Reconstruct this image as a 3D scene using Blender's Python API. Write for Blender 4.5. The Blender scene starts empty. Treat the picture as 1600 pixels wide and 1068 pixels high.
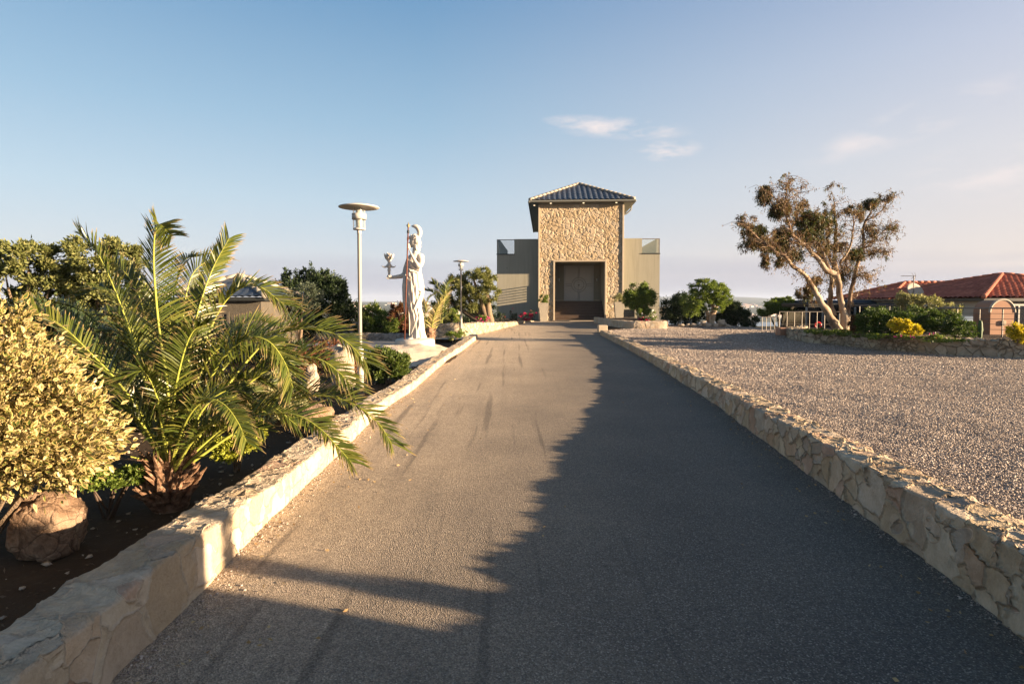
import bpy, math, random
import numpy as np
from mathutils import Vector, Matrix, noise
R = math.radians
rng = np.random.default_rng(7); random.seed(7)
SC = bpy.context.scene; COL = SC.collection

# ---------------------------------------------------------------- camera
PITCH, SHIFT, F = R(2.0), -0.0193, 888.9
EYE = Vector((0, 0, 1.6))
cd = bpy.data.cameras.new('camera'); cam = bpy.data.objects.new('camera', cd); COL.objects.link(cam)
cam.location = EYE; cam.rotation_euler = (R(90) - PITCH, 0, 0)
cd.lens = 20; cd.sensor_width = 36; cd.shift_y = SHIFT; cd.clip_start = 0.05; cd.clip_end = 30000
SC.camera = cam
# ---------------------------------------------------------------- sun and sky
SUN_EL, SUN_AZ = R(8.1), R(107)           # azimuth clockwise from +Y
SDIR = Vector((math.sin(SUN_AZ) * math.cos(SUN_EL), math.cos(SUN_AZ) * math.cos(SUN_EL), math.sin(SUN_EL)))
sl = bpy.data.lights.new('sun', 'SUN'); sl.energy = 5.0; sl.angle = R(0.55); sl.color = (1.0, 0.74, 0.48)
so = bpy.data.objects.new('sun', sl); COL.objects.link(so); so.rotation_euler = SDIR.to_track_quat('Z', 'Y').to_euler()
W = bpy.data.worlds.new('World'); SC.world = W; W.use_nodes = True
wn, wl = W.node_tree.nodes, W.node_tree.links; wn.clear()
wo = wn.new('ShaderNodeOutputWorld'); bg = wn.new('ShaderNodeBackground'); sk = wn.new('ShaderNodeTexSky')
sk.sky_type = 'NISHITA'; sk.sun_disc = False; sk.sun_elevation = SUN_EL; sk.sun_rotation = SUN_AZ
sk.air_density = 1.0; sk.dust_density = 1.6; sk.ozone_density = 1.4; sk.altitude = 60
bg.inputs[1].default_value = 0.062
def wnode(t, **k):
    n = wn.new(t)
    for a, b in k.items(): setattr(n, a, b)
    return n
def wm(op, a, b=None, c=None, clamp=False):
    n = wnode('ShaderNodeMath', operation=op, use_clamp=clamp)
    for i, v in enumerate((a, b, c)):
        if v is None: continue
        if isinstance(v, (int, float)): n.inputs[i].default_value = v
        else: wl.new(v, n.inputs[i])
    return n.outputs[0]
tc = wnode('ShaderNodeTexCoord'); sep = wnode('ShaderNodeSeparateXYZ'); wl.new(tc.outputs['Generated'], sep.inputs[0])
dx, dy, dz = sep.outputs
az = wm('ARCTAN2', dx, dy); el = wm('ARCSINE', dz)
def wispy(a0, e0, wa, we, sc, seed, tilt=0.0):
    # a small cloud in the sky round azimuth a0, elevation e0 (radians)
    da = wm('SUBTRACT', az, a0); de = wm('SUBTRACT', wm('SUBTRACT', el, e0), wm('MULTIPLY', da, tilt))
    q = wm('ADD', wm('POWER', wm('ABSOLUTE', wm('DIVIDE', da, wa)), 2.0), wm('POWER', wm('ABSOLUTE', wm('DIVIDE', de, we)), 2.0))
    fall = wm('SUBTRACT', 1.0, q, clamp=True)
    cv = wnode('ShaderNodeCombineXYZ'); wl.new(wm('MULTIPLY', az, sc), cv.inputs[0]); wl.new(wm('MULTIPLY', el, sc * 3.2), cv.inputs[1]); cv.inputs[2].default_value = seed
    nz = wnode('ShaderNodeTexNoise'); nz.inputs['Scale'].default_value = 1; nz.inputs['Detail'].default_value = 7; nz.inputs['Roughness'].default_value = 0.6
    wl.new(cv.outputs[0], nz.inputs['Vector'])
    k = wm('MULTIPLY', wm('SUBTRACT', nz.outputs[0], 0.45), 3.6, clamp=True)
    return wm('MULTIPLY', wm('MULTIPLY', k, fall), 1.0)
def apx(px, py):
    x = (px - 800) / F; y = -(py - 472) / F
    return math.atan2(x, 1), math.atan2(y, math.hypot(1, x))
CL = []
for (px, py, wa, we, sc, sd, ti, st) in [(955, 203, .14, .020, 11, 1, -.10, .95), (1022, 210, .05, .010, 20, 2, -.05, .9), (1040, 237, .06, .019, 17, 3.3, .0, 1.0), (905, 193, .07, .012, 14, 2.6, -.05, .7),
        (1405, 200, .14, .03, 9, 5, .26, .7), (1560, 268, .12, .045, 8, 8, .0, .7), (1480, 415, .34, .035, 6, 11, 0, .3), (560, 440, .5, .03, 5, 14, 0, .12)]:
    a0, e0 = apx(px, py); CL.append((wispy(a0, e0, wa, we, sc, sd, ti), st))
msk = None
for m_, st in CL:
    v = wm('MULTIPLY', m_, st); msk = v if msk is None else wm('MAXIMUM', msk, v)
def wramp(fac, stops):
    n = wnode('ShaderNodeValToRGB'); e = n.color_ramp; wl.new(fac, n.inputs[0])
    while len(e.elements) < len(stops): e.elements.new(.5)
    for q, (p, c) in zip(e.elements, stops): q.position = p; q.color = (*[v / 4 for v in c], 1)
    m = wnode('ShaderNodeVectorMath', operation='SCALE'); wl.new(n.outputs[0], m.inputs[0]); m.inputs[3].default_value = 4; return m.outputs[0]
ef = wm('DIVIDE', el, 1.4, clamp=True)
coolr = wramp(ef, [(0, (2.2, 2.25, 2.6)), (.05, (2.25, 2.4, 2.75)), (.12, (1.85, 2.35, 2.8)), (.21, (1.22, 1.9, 2.55)), (.35, (.52, 1.18, 2.05)), (.5, (.26, .68, 1.3)), (.75, (.13, .36, .75)), (1, (.10, .28, .62))])
warmr = wramp(ef, [(0, (2.8, 2.35, 2.3)), (.06, (2.95, 2.55, 2.5)), (.15, (2.75, 2.6, 2.7)), (.25, (2.15, 2.25, 2.7)), (.36, (1.3, 1.6, 2.35)), (.5, (.5, .85, 1.5)), (.75, (.18, .40, .8)), (1, (.10, .28, .62))])
wa_ = wm('DIVIDE', wm('ADD', az, 0.15), 0.95, clamp=True)
mg = wnode('ShaderNodeMixRGB'); wl.new(wa_, mg.inputs[0]); wl.new(coolr, mg.inputs[1]); wl.new(warmr, mg.inputs[2])
ms = wnode('ShaderNodeMixRGB'); ms.inputs[0].default_value = .85; wl.new(sk.outputs[0], ms.inputs[1]); wl.new(mg.outputs[0], ms.inputs[2])
mixc = wnode('ShaderNodeMixRGB'); wl.new(msk, mixc.inputs[0]); wl.new(ms.outputs[0], mixc.inputs[1]); mixc.inputs[2].default_value = (3.6, 3.15, 3.0, 1)
# low grey-violet cloud bank along the horizon
cv = wnode('ShaderNodeCombineXYZ'); wl.new(wm('MULTIPLY', az, 2.2), cv.inputs[0]); wl.new(wm('MULTIPLY', el, 26), cv.inputs[1]); cv.inputs[2].default_value = 4
nz = wnode('ShaderNodeTexNoise'); nz.inputs['Scale'].default_value = 1; nz.inputs['Detail'].default_value = 6; wl.new(cv.outputs[0], nz.inputs['Vector'])
hb = wm('SUBTRACT', 1.0, wm('DIVIDE', wm('ABSOLUTE', wm('SUBTRACT', el, 0.0)), wm('ADD', wm('MULTIPLY', nz.outputs[0], 0.15), 0.004)), clamp=True)
hb2 = wm('MULTIPLY', wm('MULTIPLY', hb, 1.3, clamp=True), 0.72)
mix2 = wnode('ShaderNodeMixRGB'); wl.new(hb2, mix2.inputs[0]); wl.new(mixc.outputs[0], mix2.inputs[1]); mix2.inputs[2].default_value = (1.45, 1.5, 1.92, 1)
wl.new(mix2.outputs[0], bg.inputs[0]); wl.new(bg.outputs[0], wo.inputs[0])
vs = SC.view_settings; vs.view_transform = 'Standard'; vs.look = 'None'; vs.exposure = 2.18; vs.gamma = 1
SC.cycles.max_bounces = 7; SC.cycles.transparent_max_bounces = 8; SC.cycles.use_denoising = True
SC.cycles.volume_bounces = 1; SC.cycles.volume_step_rate = 4

# ---------------------------------------------------------------- coordinates
def ray(px, py):
    x = (px - 800) / F; y = (534 - py) / F + SHIFT * 1600 / F
    return Vector((x, math.cos(PITCH) + y * math.sin(PITCH), -math.sin(PITCH) + y * math.cos(PITCH)))
def P(px, py, Y):
    d = ray(px, py); return EYE + d * (Y / d.y)
def interp(x, pts): return float(np.interp(x, [p[0] for p in pts], [p[1] for p in pts]))
RZ = [(-30, 0), (2, 0), (5.7, .05), (8.4, .07), (14.5, .12), (22, .2), (30, .3), (36, .36), (80, .38)]
GZ = [(-30, .34), (4, .34), (8, .28), (14, .26), (20, .32), (24, .35), (38, .40), (80, .4)]
def road_z(y): return interp(y, RZ)
def gravel_z(y): return interp(y, GZ)
def G(px, py, zf=road_z):
    d = ray(px, py); z = zf(5) if callable(zf) else zf
    for _ in range(30):
        t = (z - EYE.z) / d.z; p = EYE + d * t
        if callable(zf): z = z * .4 + zf(p.y) * .6
    return p

# ---------------------------------------------------------------- object helpers
def tag(o, label=None, cat=None, group=None, kind=None):
    for k, v in (('label', label), ('category', cat), ('group', group), ('kind', kind)):
        if v: o[k] = v
    return o
def thing(name, label, cat, loc=(0, 0, 0), rz=0, group=None):
    o = bpy.data.objects.new(name, None); COL.objects.link(o); o.empty_display_size = .2
    o.location = loc; o.rotation_euler = (0, 0, rz); return tag(o, label, cat, group)
class MB:
    def __init__(s): s.V = []; s.Fc = []; s.M = []; s.n = 0
    def add(s, V, Fc, m=0):
        V = np.asarray(V, float).reshape(-1, 3); s.V.append(V)
        for f in Fc: s.Fc.append(tuple(int(i) + s.n for i in f)); s.M.append(m)
        s.n += len(V); return s
    def box(s, x0, x1, y0, y1, z0, z1, m=0, bev=0.0, T=None):
        b = min(bev, (x1 - x0) * .45, (y1 - y0) * .45, (z1 - z0) * .45)
        if b <= 0:
            V = [(x, y, z) for z in (z0, z1) for (x, y) in ((x0, y0), (x1, y0), (x1, y1), (x0, y1))]
            Fc = [(3, 2, 1, 0), (4, 5, 6, 7), (0, 1, 5, 4), (1, 2, 6, 5), (2, 3, 7, 6), (3, 0, 4, 7)]
        else:
            V = []; Fc = []
            def ring(z, i):
                return [(x0+b-i, y0+0-0+ (b-i) if 0 else y0+b-i, z)] 
            rings = [(z0, b), (z0 + b, 0), (z1 - b, 0), (z1, b)]
            for z, i in rings:
                for (x, y) in ((x0+b, y0+i), (x1-b, y0+i), (x1-i, y0+b), (x1-i, y1-b), (x1-b, y1-i), (x0+b, y1-i), (x0+i, y1-b), (x0+i, y0+b)):
                    V.append((x, y, z))
            for k in range(3):
                for j in range(8): Fc.append((k*8+j, k*8+(j+1) % 8, k*8+8+(j+1) % 8, k*8+8+j))
            Fc.append(tuple(range(7, -1, -1))); Fc.append(tuple(range(24, 32)))
        V = np.array(V, float)
        if T is not None: V = np.array([T @ Vector(v) for v in V])
        return s.add(V, Fc, m)
    def tube(s, pts, rad, n=8, m=0, cap=True, ell=None):
        pts = [Vector(p) for p in pts]; k = len(pts)
        if not hasattr(rad, '__len__'): rad = [rad] * k
        V = []; ref = None
        for i, p in enumerate(pts):
            t = (pts[min(i + 1, k - 1)] - pts[max(i - 1, 0)]).normalized()
            if ref is None: ref = Vector((0, 0, 1)) if abs(t.z) < .9 else Vector((0, 1, 0))
            a = (ref - t * ref.dot(t)).normalized(); b = t.cross(a); ref = a
            for j in range(n):
                w = 2 * math.pi * j / n; V.append(p + (a * math.cos(w) + b * math.sin(w)) * rad[i])
        Fc = [(i*n+j, i*n+(j+1) % n, (i+1)*n+(j+1) % n, (i+1)*n+j) for i in range(k-1) for j in range(n)]
        if cap: Fc += [tuple(range(n-1, -1, -1)), tuple(range((k-1)*n, k*n))]
        return s.add(V, Fc, m)
    def lathe(s, prof, c=(0, 0, 0), n=24, m=0):      # prof: (r, z)
        V = [(c[0]+r*math.cos(2*math.pi*j/n), c[1]+r*math.sin(2*math.pi*j/n), c[2]+z) for r, z in prof for j in range(n)]
        k = len(prof)
        Fc = [(i*n+j, i*n+(j+1) % n, (i+1)*n+(j+1) % n, (i+1)*n+j) for i in range(k-1) for j in range(n)]
        Fc += [tuple(range(n-1, -1, -1)), tuple(range((k-1)*n, k*n))]
        return s.add(V, Fc, m)
    def ball(s, c, r, n=12, m=0, rot=None):
        if not hasattr(r, '__len__'): r = (r, r, r)
        V = []; k = n // 2 + 1
        for i in range(1, k):
            th = math.pi * i / k
            for j in range(n):
                ph = 2*math.pi*j/n; v = Vector((r[0]*math.sin(th)*math.cos(ph), r[1]*math.sin(th)*math.sin(ph), r[2]*math.cos(th)))
                if rot: v = rot @ v
                V.append(v + Vector(c))
        top = len(V); a = Vector((0, 0, r[2])); a = rot @ a if rot else a; V += [Vector(c) + a, Vector(c) - a]
        Fc = [(i*n+j, (i+1)*n+j, (i+1)*n+(j+1) % n, i*n+(j+1) % n) for i in range(k-2) for j in range(n)]
        Fc += [(top, j, (j+1) % n) for j in range(n)] + [(top+1, (k-2)*n+(j+1) % n, (k-2)*n+j) for j in range(n)]
        return s.add(V, Fc, m)
    def build(s, name, mats, parent=None, smooth=False, loc=None):
        me = bpy.data.meshes.new(name); me.from_pydata(np.concatenate(s.V).tolist(), [], s.Fc)
        if not isinstance(mats, (list, tuple)): mats = [mats]
        for q in mats: me.materials.append(q)
        if len(mats) > 1: me.polygons.foreach_set('material_index', s.M)
        if smooth: me.polygons.foreach_set('use_smooth', [True] * len(s.Fc))
        me.update(); o = bpy.data.objects.new(name, me); COL.objects.link(o)
        if parent: o.parent = parent
        if loc is not None: o.location = loc
        return o
def grid_obj(name, V, nu, nv, mats, parent=None, smooth=True, skip=None, uv=None):
    V = np.asarray(V, np.float32).reshape(-1, 3)
    i = np.arange(nu - 1)[:, None] * nv + np.arange(nv - 1)[None, :]
    Q = np.stack([i, i + nv, i + nv + 1, i + 1], -1).reshape(-1, 4)
    if skip is not None: Q = Q[~skip(V[Q].mean(1))]
    return quads_obj(name, V, Q, mats, parent, smooth, uv)
def quads_obj(name, V, Q, mats, parent=None, smooth=False, uv=None, midx=None):
    V = np.asarray(V, np.float32); Q = np.asarray(Q, np.int32); k = Q.shape[1]
    me = bpy.data.meshes.new(name); me.vertices.add(len(V)); me.vertices.foreach_set('co', V.ravel())
    me.loops.add(Q.size); me.loops.foreach_set('vertex_index', Q.ravel())
    me.polygons.add(len(Q)); me.polygons.foreach_set('loop_start', np.arange(0, Q.size, k, dtype=np.int32))
    if smooth: me.polygons.foreach_set('use_smooth', np.ones(len(Q), bool))
    if not isinstance(mats, (list, tuple)): mats = [mats]
    for q in mats: me.materials.append(q)
    if midx is not None: me.polygons.foreach_set('material_index', np.asarray(midx, np.int32))
    if uv is not None:
        l = me.uv_layers.new(name='UVMap'); l.data.foreach_set('uv', np.asarray(uv, np.float32)[Q.ravel()].ravel())
    me.update(calc_edges=True); me.validate()
    o = bpy.data.objects.new(name, me); COL.objects.link(o)
    if parent: o.parent = parent
    return o
def copy_tree(o, parent=None):
    c = o.copy(); COL.objects.link(c)
    if parent: c.parent = parent
    for ch in [x for x in COL.objects if x.parent == o]: copy_tree(ch, c)
    return c

# ---------------------------------------------------------------- materials
class NT:
    def __init__(s, name):
        s.m = bpy.data.materials.new(name); s.m.use_nodes = True; t = s.m.node_tree; s.n, s.l = t.nodes, t.links
        s.b = s.n['Principled BSDF']; s.out = s.n['Material Output']; s.tc = s.new('ShaderNodeTexCoord')
        s.pos = s.new('ShaderNodeNewGeometry').outputs['Position']; s.obj = s.tc.outputs['Object']
    def new(s, t, **k):
        n = s.n.new(t)
        for a, b in k.items(): setattr(n, a, b)
        return n
    def set(s, sock, v):
        if isinstance(v, bpy.types.NodeSocket): s.l.new(v, sock)
        elif isinstance(v, tuple) and len(v) == 3 and sock.type == 'RGBA': sock.default_value = (*v, 1)
        else: sock.default_value = v
    def math(s, op, a, b=0.0, clamp=False):
        n = s.new('ShaderNodeMath', operation=op, use_clamp=clamp); s.set(n.inputs[0], a); s.set(n.inputs[1], b); return n.outputs[0]
    def noise(s, vec, scale, detail=5, rough=.55, out=0, dist=0):
        n = s.new('ShaderNodeTexNoise'); s.set(n.inputs['Vector'], vec); n.inputs['Scale'].default_value = scale
        n.inputs['Detail'].default_value = detail; n.inputs['Roughness'].default_value = rough; n.inputs['Distortion'].default_value = dist; return n.outputs[out]
    def voro(s, vec, scale, feat='F1', out='Distance', rnd=1):
        n = s.new('ShaderNodeTexVoronoi', feature=feat); s.set(n.inputs['Vector'], vec); n.inputs['Scale'].default_value = scale
        n.inputs['Randomness'].default_value = rnd; return n.outputs[out]
    def ramp(s, fac, stops, interp='LINEAR'):
        n = s.new('ShaderNodeValToRGB'); e = n.color_ramp; e.interpolation = interp; s.set(n.inputs[0], fac)
        while len(e.elements) < len(stops): e.elements.new(.5)
        for q, (p, c) in zip(e.elements, stops):
            q.position = p; q.color = (*c, 1) if hasattr(c, '__len__') else (c, c, c, 1)
        return n.outputs[0]
    def mix(s, fac, a, b, mode='MIX'):
        n = s.new('ShaderNodeMixRGB', blend_type=mode); s.set(n.inputs[0], fac); s.set(n.inputs[1], a); s.set(n.inputs[2], b); return n.outputs[0]
    def warp(s, vec, scale, amt):
        c = s.noise(vec, scale, 3, .5, 1); v = s.new('ShaderNodeVectorMath', operation='MULTIPLY_ADD')
        s.set(v.inputs[0], c); v.inputs[1].default_value = (amt,) * 3; s.set(v.inputs[2], vec); return v.outputs[0]
    def scalev(s, vec, sx, sy, sz):
        v = s.new('ShaderNodeVectorMath', operation='MULTIPLY'); s.set(v.inputs[0], vec); v.inputs[1].default_value = (sx, sy, sz); return v.outputs[0]
    def bump(s, h, strength=.5, dist=.01, normal=None):
        n = s.new('ShaderNodeBump'); s.set(n.inputs['Height'], h); n.inputs['Strength'].default_value = strength; n.inputs['Distance'].default_value = dist
        if normal: s.l.new(normal, n.inputs['Normal'])
        return n.outputs[0]
    def disp(s, h, scale=1.0, mid=0.0):
        d = s.new('ShaderNodeDisplacement'); s.set(d.inputs['Height'], h); d.inputs['Midlevel'].default_value = mid; d.inputs['Scale'].default_value = scale
        s.l.new(d.outputs[0], s.out.inputs['Displacement']); s.m.displacement_method = 'BOTH'
    def fin(s, col, rough=.8, normal=None, spec=.3, metal=0):
        s.set(s.b.inputs['Base Color'], col); s.set(s.b.inputs['Roughness'], rough); s.b.inputs['Specular IOR Level'].default_value = spec
        s.b.inputs['Metallic'].default_value = metal
        if normal: s.l.new(normal, s.b.inputs['Normal'])
        return s.m
def simple(name, col, rough=.6, var=.12, scale=8, bump=.15, bd=.004, spec=.3, metal=0):
    t = NT(name); f = t.noise(t.obj, scale, 6); c = t.mix(f, tuple(x * (1 - var) for x in col), tuple(min(1, x * (1 + var)) for x in col))
    return t.fin(c, rough, t.bump(t.noise(t.obj, scale * 12, 4), bump, bd), spec, metal)
def masonry(name, scale, stops, mortar, amp=.02, rough_amp=.012, world=True, mw=.06, sq=(1, 1, 1), top=.0, plaster=.0):
    t = NT(name); v0 = t.obj
    v = t.scalev(t.warp(v0, 1.6, .30), *sq); v = t.warp(v, 7, .06); v = t.warp(v, 30, .012)
    sel = t.ramp(t.noise(v0, 1.9, 2), [(.50, 0), (.51, 1)])
    e = t.mix(sel, t.voro(v, scale, 'DISTANCE_TO_EDGE'), t.math('MULTIPLY', t.voro(v, scale * 1.9, 'DISTANCE_TO_EDGE'), .8)); cr = t.mix(sel, t.voro(v, scale, 'F1', 'Color'), t.voro(v, scale * 1.9, 'F1', 'Color'))
    es = t.new('ShaderNodeSeparateXYZ'); t.set(es.inputs[0], e); e = es.outputs[0]
    sx = t.new('ShaderNodeSeparateXYZ'); t.set(sx.inputs[0], cr)
    c = t.ramp(sx.outputs[0], stops)
    n1 = t.noise(v0, 13, 9, .68); n2 = t.noise(v0, 55, 7, .72); n3 = t.noise(v0, 1.3, 3); n4 = t.noise(v0, 3.6, 8, .66, dist=.6)
    c = t.mix(t.ramp(n1, [(.38, .0), (.72, .75)]), c, t.mix(.55, c, (.17, .12, .075)))
    c = t.mix(t.ramp(n4, [(.36, .5), (.55, 0)]), c, t.mix(.5, c, (.66, .57, .45)))
    c = t.mix(t.ramp(n2, [(.35, .35), (.7, 0)]), c, t.mix(.5, c, (.7, .62, .5)))
    k = t.ramp(e, [(0, 1), (mw * .5, .8), (mw, 0)])
    k = t.math('MULTIPLY', k, t.ramp(n3, [(.25, .35), (.6, 1)]))
    if plaster: k = t.math('MAXIMUM', k, t.ramp(n4, [(.42, 0), (.55, plaster)]))
    c = t.mix(k, c, t.mix(t.ramp(n2, [(.3, 0), (.8, 1)]), mortar, tuple(q * .6 for q in mortar)))
    h = t.math('MULTIPLY', t.ramp(e, [(0, 0), (mw * 1.0, .75), (mw * 4, 1)]), amp)
    h = t.math('ADD', h, t.math('MULTIPLY', t.math('SUBTRACT', sx.outputs[1], .5), amp * 1.0))
    h = t.math('ADD', h, t.math('MULTIPLY', n4, rough_amp * 1.6)); h = t.math('ADD', h, t.math('MULTIPLY', n1, rough_amp * .7)); h = t.math('ADD', h, t.math('MULTIPLY', n2, rough_amp * .25))
    if top:
        nz = t.new('ShaderNodeSeparateXYZ'); t.set(nz.inputs[0], t.new('ShaderNodeNewGeometry').outputs['Normal'])
        up = t.ramp(nz.outputs[2], [(.5, 0), (.9, 1)]); pit = t.ramp(t.noise(v0, 9, 6, .62, dist=.4), [(.34, 0), (.56, 1)])
        h = t.math('ADD', h, t.math('MULTIPLY', t.math('MULTIPLY', up, pit), top))
        c = t.mix(t.math('MULTIPLY', up, t.ramp(n1, [(.45, .0), (.6, .6)])), c, t.mix(.5, c, (.25, .22, .19)))
    t.disp(h, 1.0, amp * .5 + rough_amp * 1.2)
    return t.fin(c, .92, t.bump(t.math('ADD', n2, t.math('MULTIPLY', n1, .6)), .8, .008), .12)

CREAM = [(0, (.50, .41, .29)), (.25, (.40, .30, .18)), (.45, (.55, .47, .35)), (.6, (.36, .31, .25)), (.75, (.52, .38, .24)), (.88, (.42, .26, .17)), (1, (.60, .52, .40))]
STONES = [(0, (.52, .42, .29)), (.16, (.36, .25, .13)), (.3, (.55, .46, .33)), (.45, (.30, .25, .20)), (.58, (.50, .35, .21)), (.7, (.56, .48, .37)), (.82, (.40, .22, .14)), (.92, (.44, .33, .18)), (1, (.60, .52, .40))]
M = {}
M['kerb_l'] = masonry('kerb_stone', 3.4, STONES, (.50, .41, .30), .010, .012, mw=.04, top=.022, plaster=.4)
M['kerb_r'] = masonry('kerb_stone_dark_joint', 3.5, STONES, (.36, .28, .19), .020, .015, mw=.05, top=.014, plaster=.25)
M['wall'] = masonry('planter_stone', 3.4, [(0, (.33, .28, .20)), (.3, (.24, .185, .12)), (.5, (.40, .35, .27)), (.7, (.27, .225, .165)), (1, (.42, .35, .24))], (.24, .19, .13), .032, .014, mw=.055, sq=(1, 1, 1.3), plaster=.1)
M['wall_grey'] = masonry('grey_stone', 3.6, [(0, (.33, .31, .28)), (.4, (.24, .22, .2)), (.7, (.4, .37, .33)), (1, (.30, .28, .25))], (.26, .24, .21), .03, .012)
t = NT('tower_stone'); v = t.warp(t.obj, 2.5, .3)
e = t.voro(v, 3.0, 'DISTANCE_TO_EDGE'); cr = t.voro(v, 3.0, 'F1', 'Color'); sx = t.new('ShaderNodeSeparateXYZ'); t.set(sx.inputs[0], cr)
n1 = t.noise(t.obj, 5.5, 6, .6); n2 = t.noise(t.obj, 30, 5, .6)
c = t.ramp(sx.outputs[0], [(0, (.40, .31, .20)), (.35, (.33, .25, .155)), (.65, (.46, .37, .26)), (1, (.36, .30, .22))])
c = t.mix(t.ramp(e, [(0, .4), (.06, 0)]), c, (.36, .29, .19)); c = t.mix(t.ramp(n2, [(.4, .3), (.6, 0)]), c, (.33, .26, .17))
h = t.math('ADD', t.math('MULTIPLY', t.ramp(e, [(0, 0), (.1, .7), (.3, 1)]), .045), t.math('MULTIPLY', n1, .13))
t.disp(h, .8, .09); M['tower'] = t.fin(c, .92, t.bump(n2, .5, .01), .1)
M['trim'] = simple('pale_stone_trim', (.42, .35, .255), .85, .15, 6)
t = NT('painted_render'); n1 = t.noise(t.obj, .8, 4); c = t.mix(n1, (.275, .258, .20), (.32, .30, .235)); c = t.mix(t.ramp(t.noise(t.scalev(t.obj, 5, 5, .35), 1.5, 6), [(.45, 0), (.8, .4)]), c, (.16, .145, .10))
M['render'] = t.fin(c, .85, t.bump(t.noise(t.obj, 60, 4), .3, .004), .2)
M['ring'] = simple('darker_grey_moulding', (.37, .36, .325), .5, .06, 3)
M['door'] = simple('grey_painted_door', (.47, .46, .42), .5, .06, 3)
M['wood'] = simple('dark_stained_timber', (.075, .05, .035), .55, .3, 5)
M['gutter'] = simple('grey_gutter', (.16, .16, .14), .5, .05)
M['dark'] = simple('dark_metal', (.03, .032, .03), .45, .1)
M['blacksteel'] = simple('black_window', (.012, .014, .016), .15, .05, spec=.6)
M['steel'] = simple('brushed_steel', (.19, .17, .145), .45, .06, 10, .05, metal=.3)
M['lamp'] = simple('lamp_grey_paint', (.46, .44, .40), .45, .05, 12, .06)
M['white'] = simple('white_stone_carving', (.50, .46, .40), .8, .22, 7, .35, .006)
M['rust'] = simple('red_oxide_iron', (.13, .045, .03), .7, .25, 20)
M['brass'] = simple('aged_brass', (.3, .22, .1), .5, .2, 20, metal=.5)
M['soil'] = simple('dark_soil', (.06, .04, .026), .95, .4, 4, .8, .03)
M['bulb'] = simple('frosted_lamp_glass', (.5, .5, .43), .35, .03)
M['pot'] = simple('pebbled_concrete_pot', (.40, .35, .27), .9, .35, 26, .9, .02)
M['ochre'] = simple('pink_plaster', (.33, .19, .125), .85, .14, 4)
M['hwall_l'] = simple('house_wall_beige', (.42, .37, .30), .85, .07, 2)
M['hwall_d'] = simple('house_wall_grey', (.24, .25, .27), .85, .07, 2)
M['carpaint'] = simple('blue_grey_car_paint', (.10, .13, .17), .25, .03, 2, .0, spec=.6)
M['tyre'] = simple('black_rubber', (.02, .02, .02), .8, .1)
M['redlens'] = simple('red_tail_light_lens', (.45, .02, .02), .2, .02)
M['canvas'] = simple('black_canopy', (.02, .021, .022), .7, .1)
t = NT('weathered_boulder'); n1 = t.noise(t.obj, 9, 9, .7, dist=.5); e = t.voro(t.warp(t.obj, 6, .08), 9, 'DISTANCE_TO_EDGE'); n2 = t.noise(t.obj, 50, 6, .7)
c = t.ramp(n1, [(.32, (.10, .065, .042)), (.48, (.26, .17, .11)), (.62, (.36, .26, .18)), (.75, (.16, .11, .075))]); c = t.mix(t.ramp(e, [(0, .6), (.03, 0)]), c, (.06, .04, .03))
t.disp(t.math('ADD', t.math('MULTIPLY', n1, .05), t.math('ADD', t.math('MULTIPLY', t.ramp(e, [(0, 0), (.08, 1)]), .008), t.math('MULTIPLY', n2, .008))), 1.0, .03); M['boulder'] = t.fin(c, .95, t.bump(n2, .8, .01), .1)
M['whiterock'] = simple('white_limestone', (.46, .38, .29), .9, .3, 4, 1.0, .04)
M['mound'] = simple('pale_sandy_rock', (.60, .50, .39), .95, .25, 3, 1.0, .04)
M['rubble'] = simple('rubble_stone', (.40, .33, .25), .9, .3, 3, .5)
M['flower_pink'] = simple('pink_petals', (.75, .08, .28), .6, .15, 30)
M['flower_red'] = simple('crimson_petals', (.45, .015, .07), .6, .2, 30)
M['flower_white'] = simple('white_petals', (.8, .76, .68), .6, .1, 30)
M['flower_orange'] = simple('orange_petals', (.8, .2, .05), .6, .1, 30)
def glass(name, tint, alpha):
    t = NT(name); t.b.inputs['Transmission Weight'].default_value = 0; m = t.fin(tint, .05, None, .6)
    tr = t.new('ShaderNodeBsdfTransparent'); mx = t.new('ShaderNodeMixShader'); mx.inputs[0].default_value = alpha
    t.l.new(tr.outputs[0], mx.inputs[1]); t.l.new(t.b.outputs[0], mx.inputs[2]); t.l.new(mx.outputs[0], t.out.inputs[0]); return m
M['glass'] = glass('balustrade_glass', (.35, .42, .40), .22)
M['lampglass'] = glass('clear_lamp_glass', (.5, .52, .47), .14)
def roof_mat(name, cols, rough, spec):
    t = NT(name); v = t.voro(t.obj, 2.9, 'F1', 'Color'); sx = t.new('ShaderNodeSeparateXYZ'); t.set(sx.inputs[0], v)
    c = t.ramp(sx.outputs[0], cols); c = t.mix(t.ramp(t.noise(t.obj, 7, 6), [(.45, 0), (.75, .5)]), c, tuple(x * .45 for x in cols[0][1]))
    return t.fin(c, rough, t.bump(t.noise(t.obj, 40, 3), .3, .01), spec)
M['roof_blue'] = roof_mat('blue_grey_glazed_tile', [(0, (.035, .045, .065)), (1, (.06, .075, .10))], .4, .4)
M['roof_red'] = roof_mat('red_clay_tile', [(0, (.28, .065, .032)), (.6, (.40, .10, .05)), (1, (.50, .15, .08))], .75, .2)
M['hip_tile'] = simple('mortared_hip_tile', (.30, .27, .22), .8, .3, 6)
M['hip_red'] = simple('red_hip_tile', (.42, .15, .09), .8, .3, 6)

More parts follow.
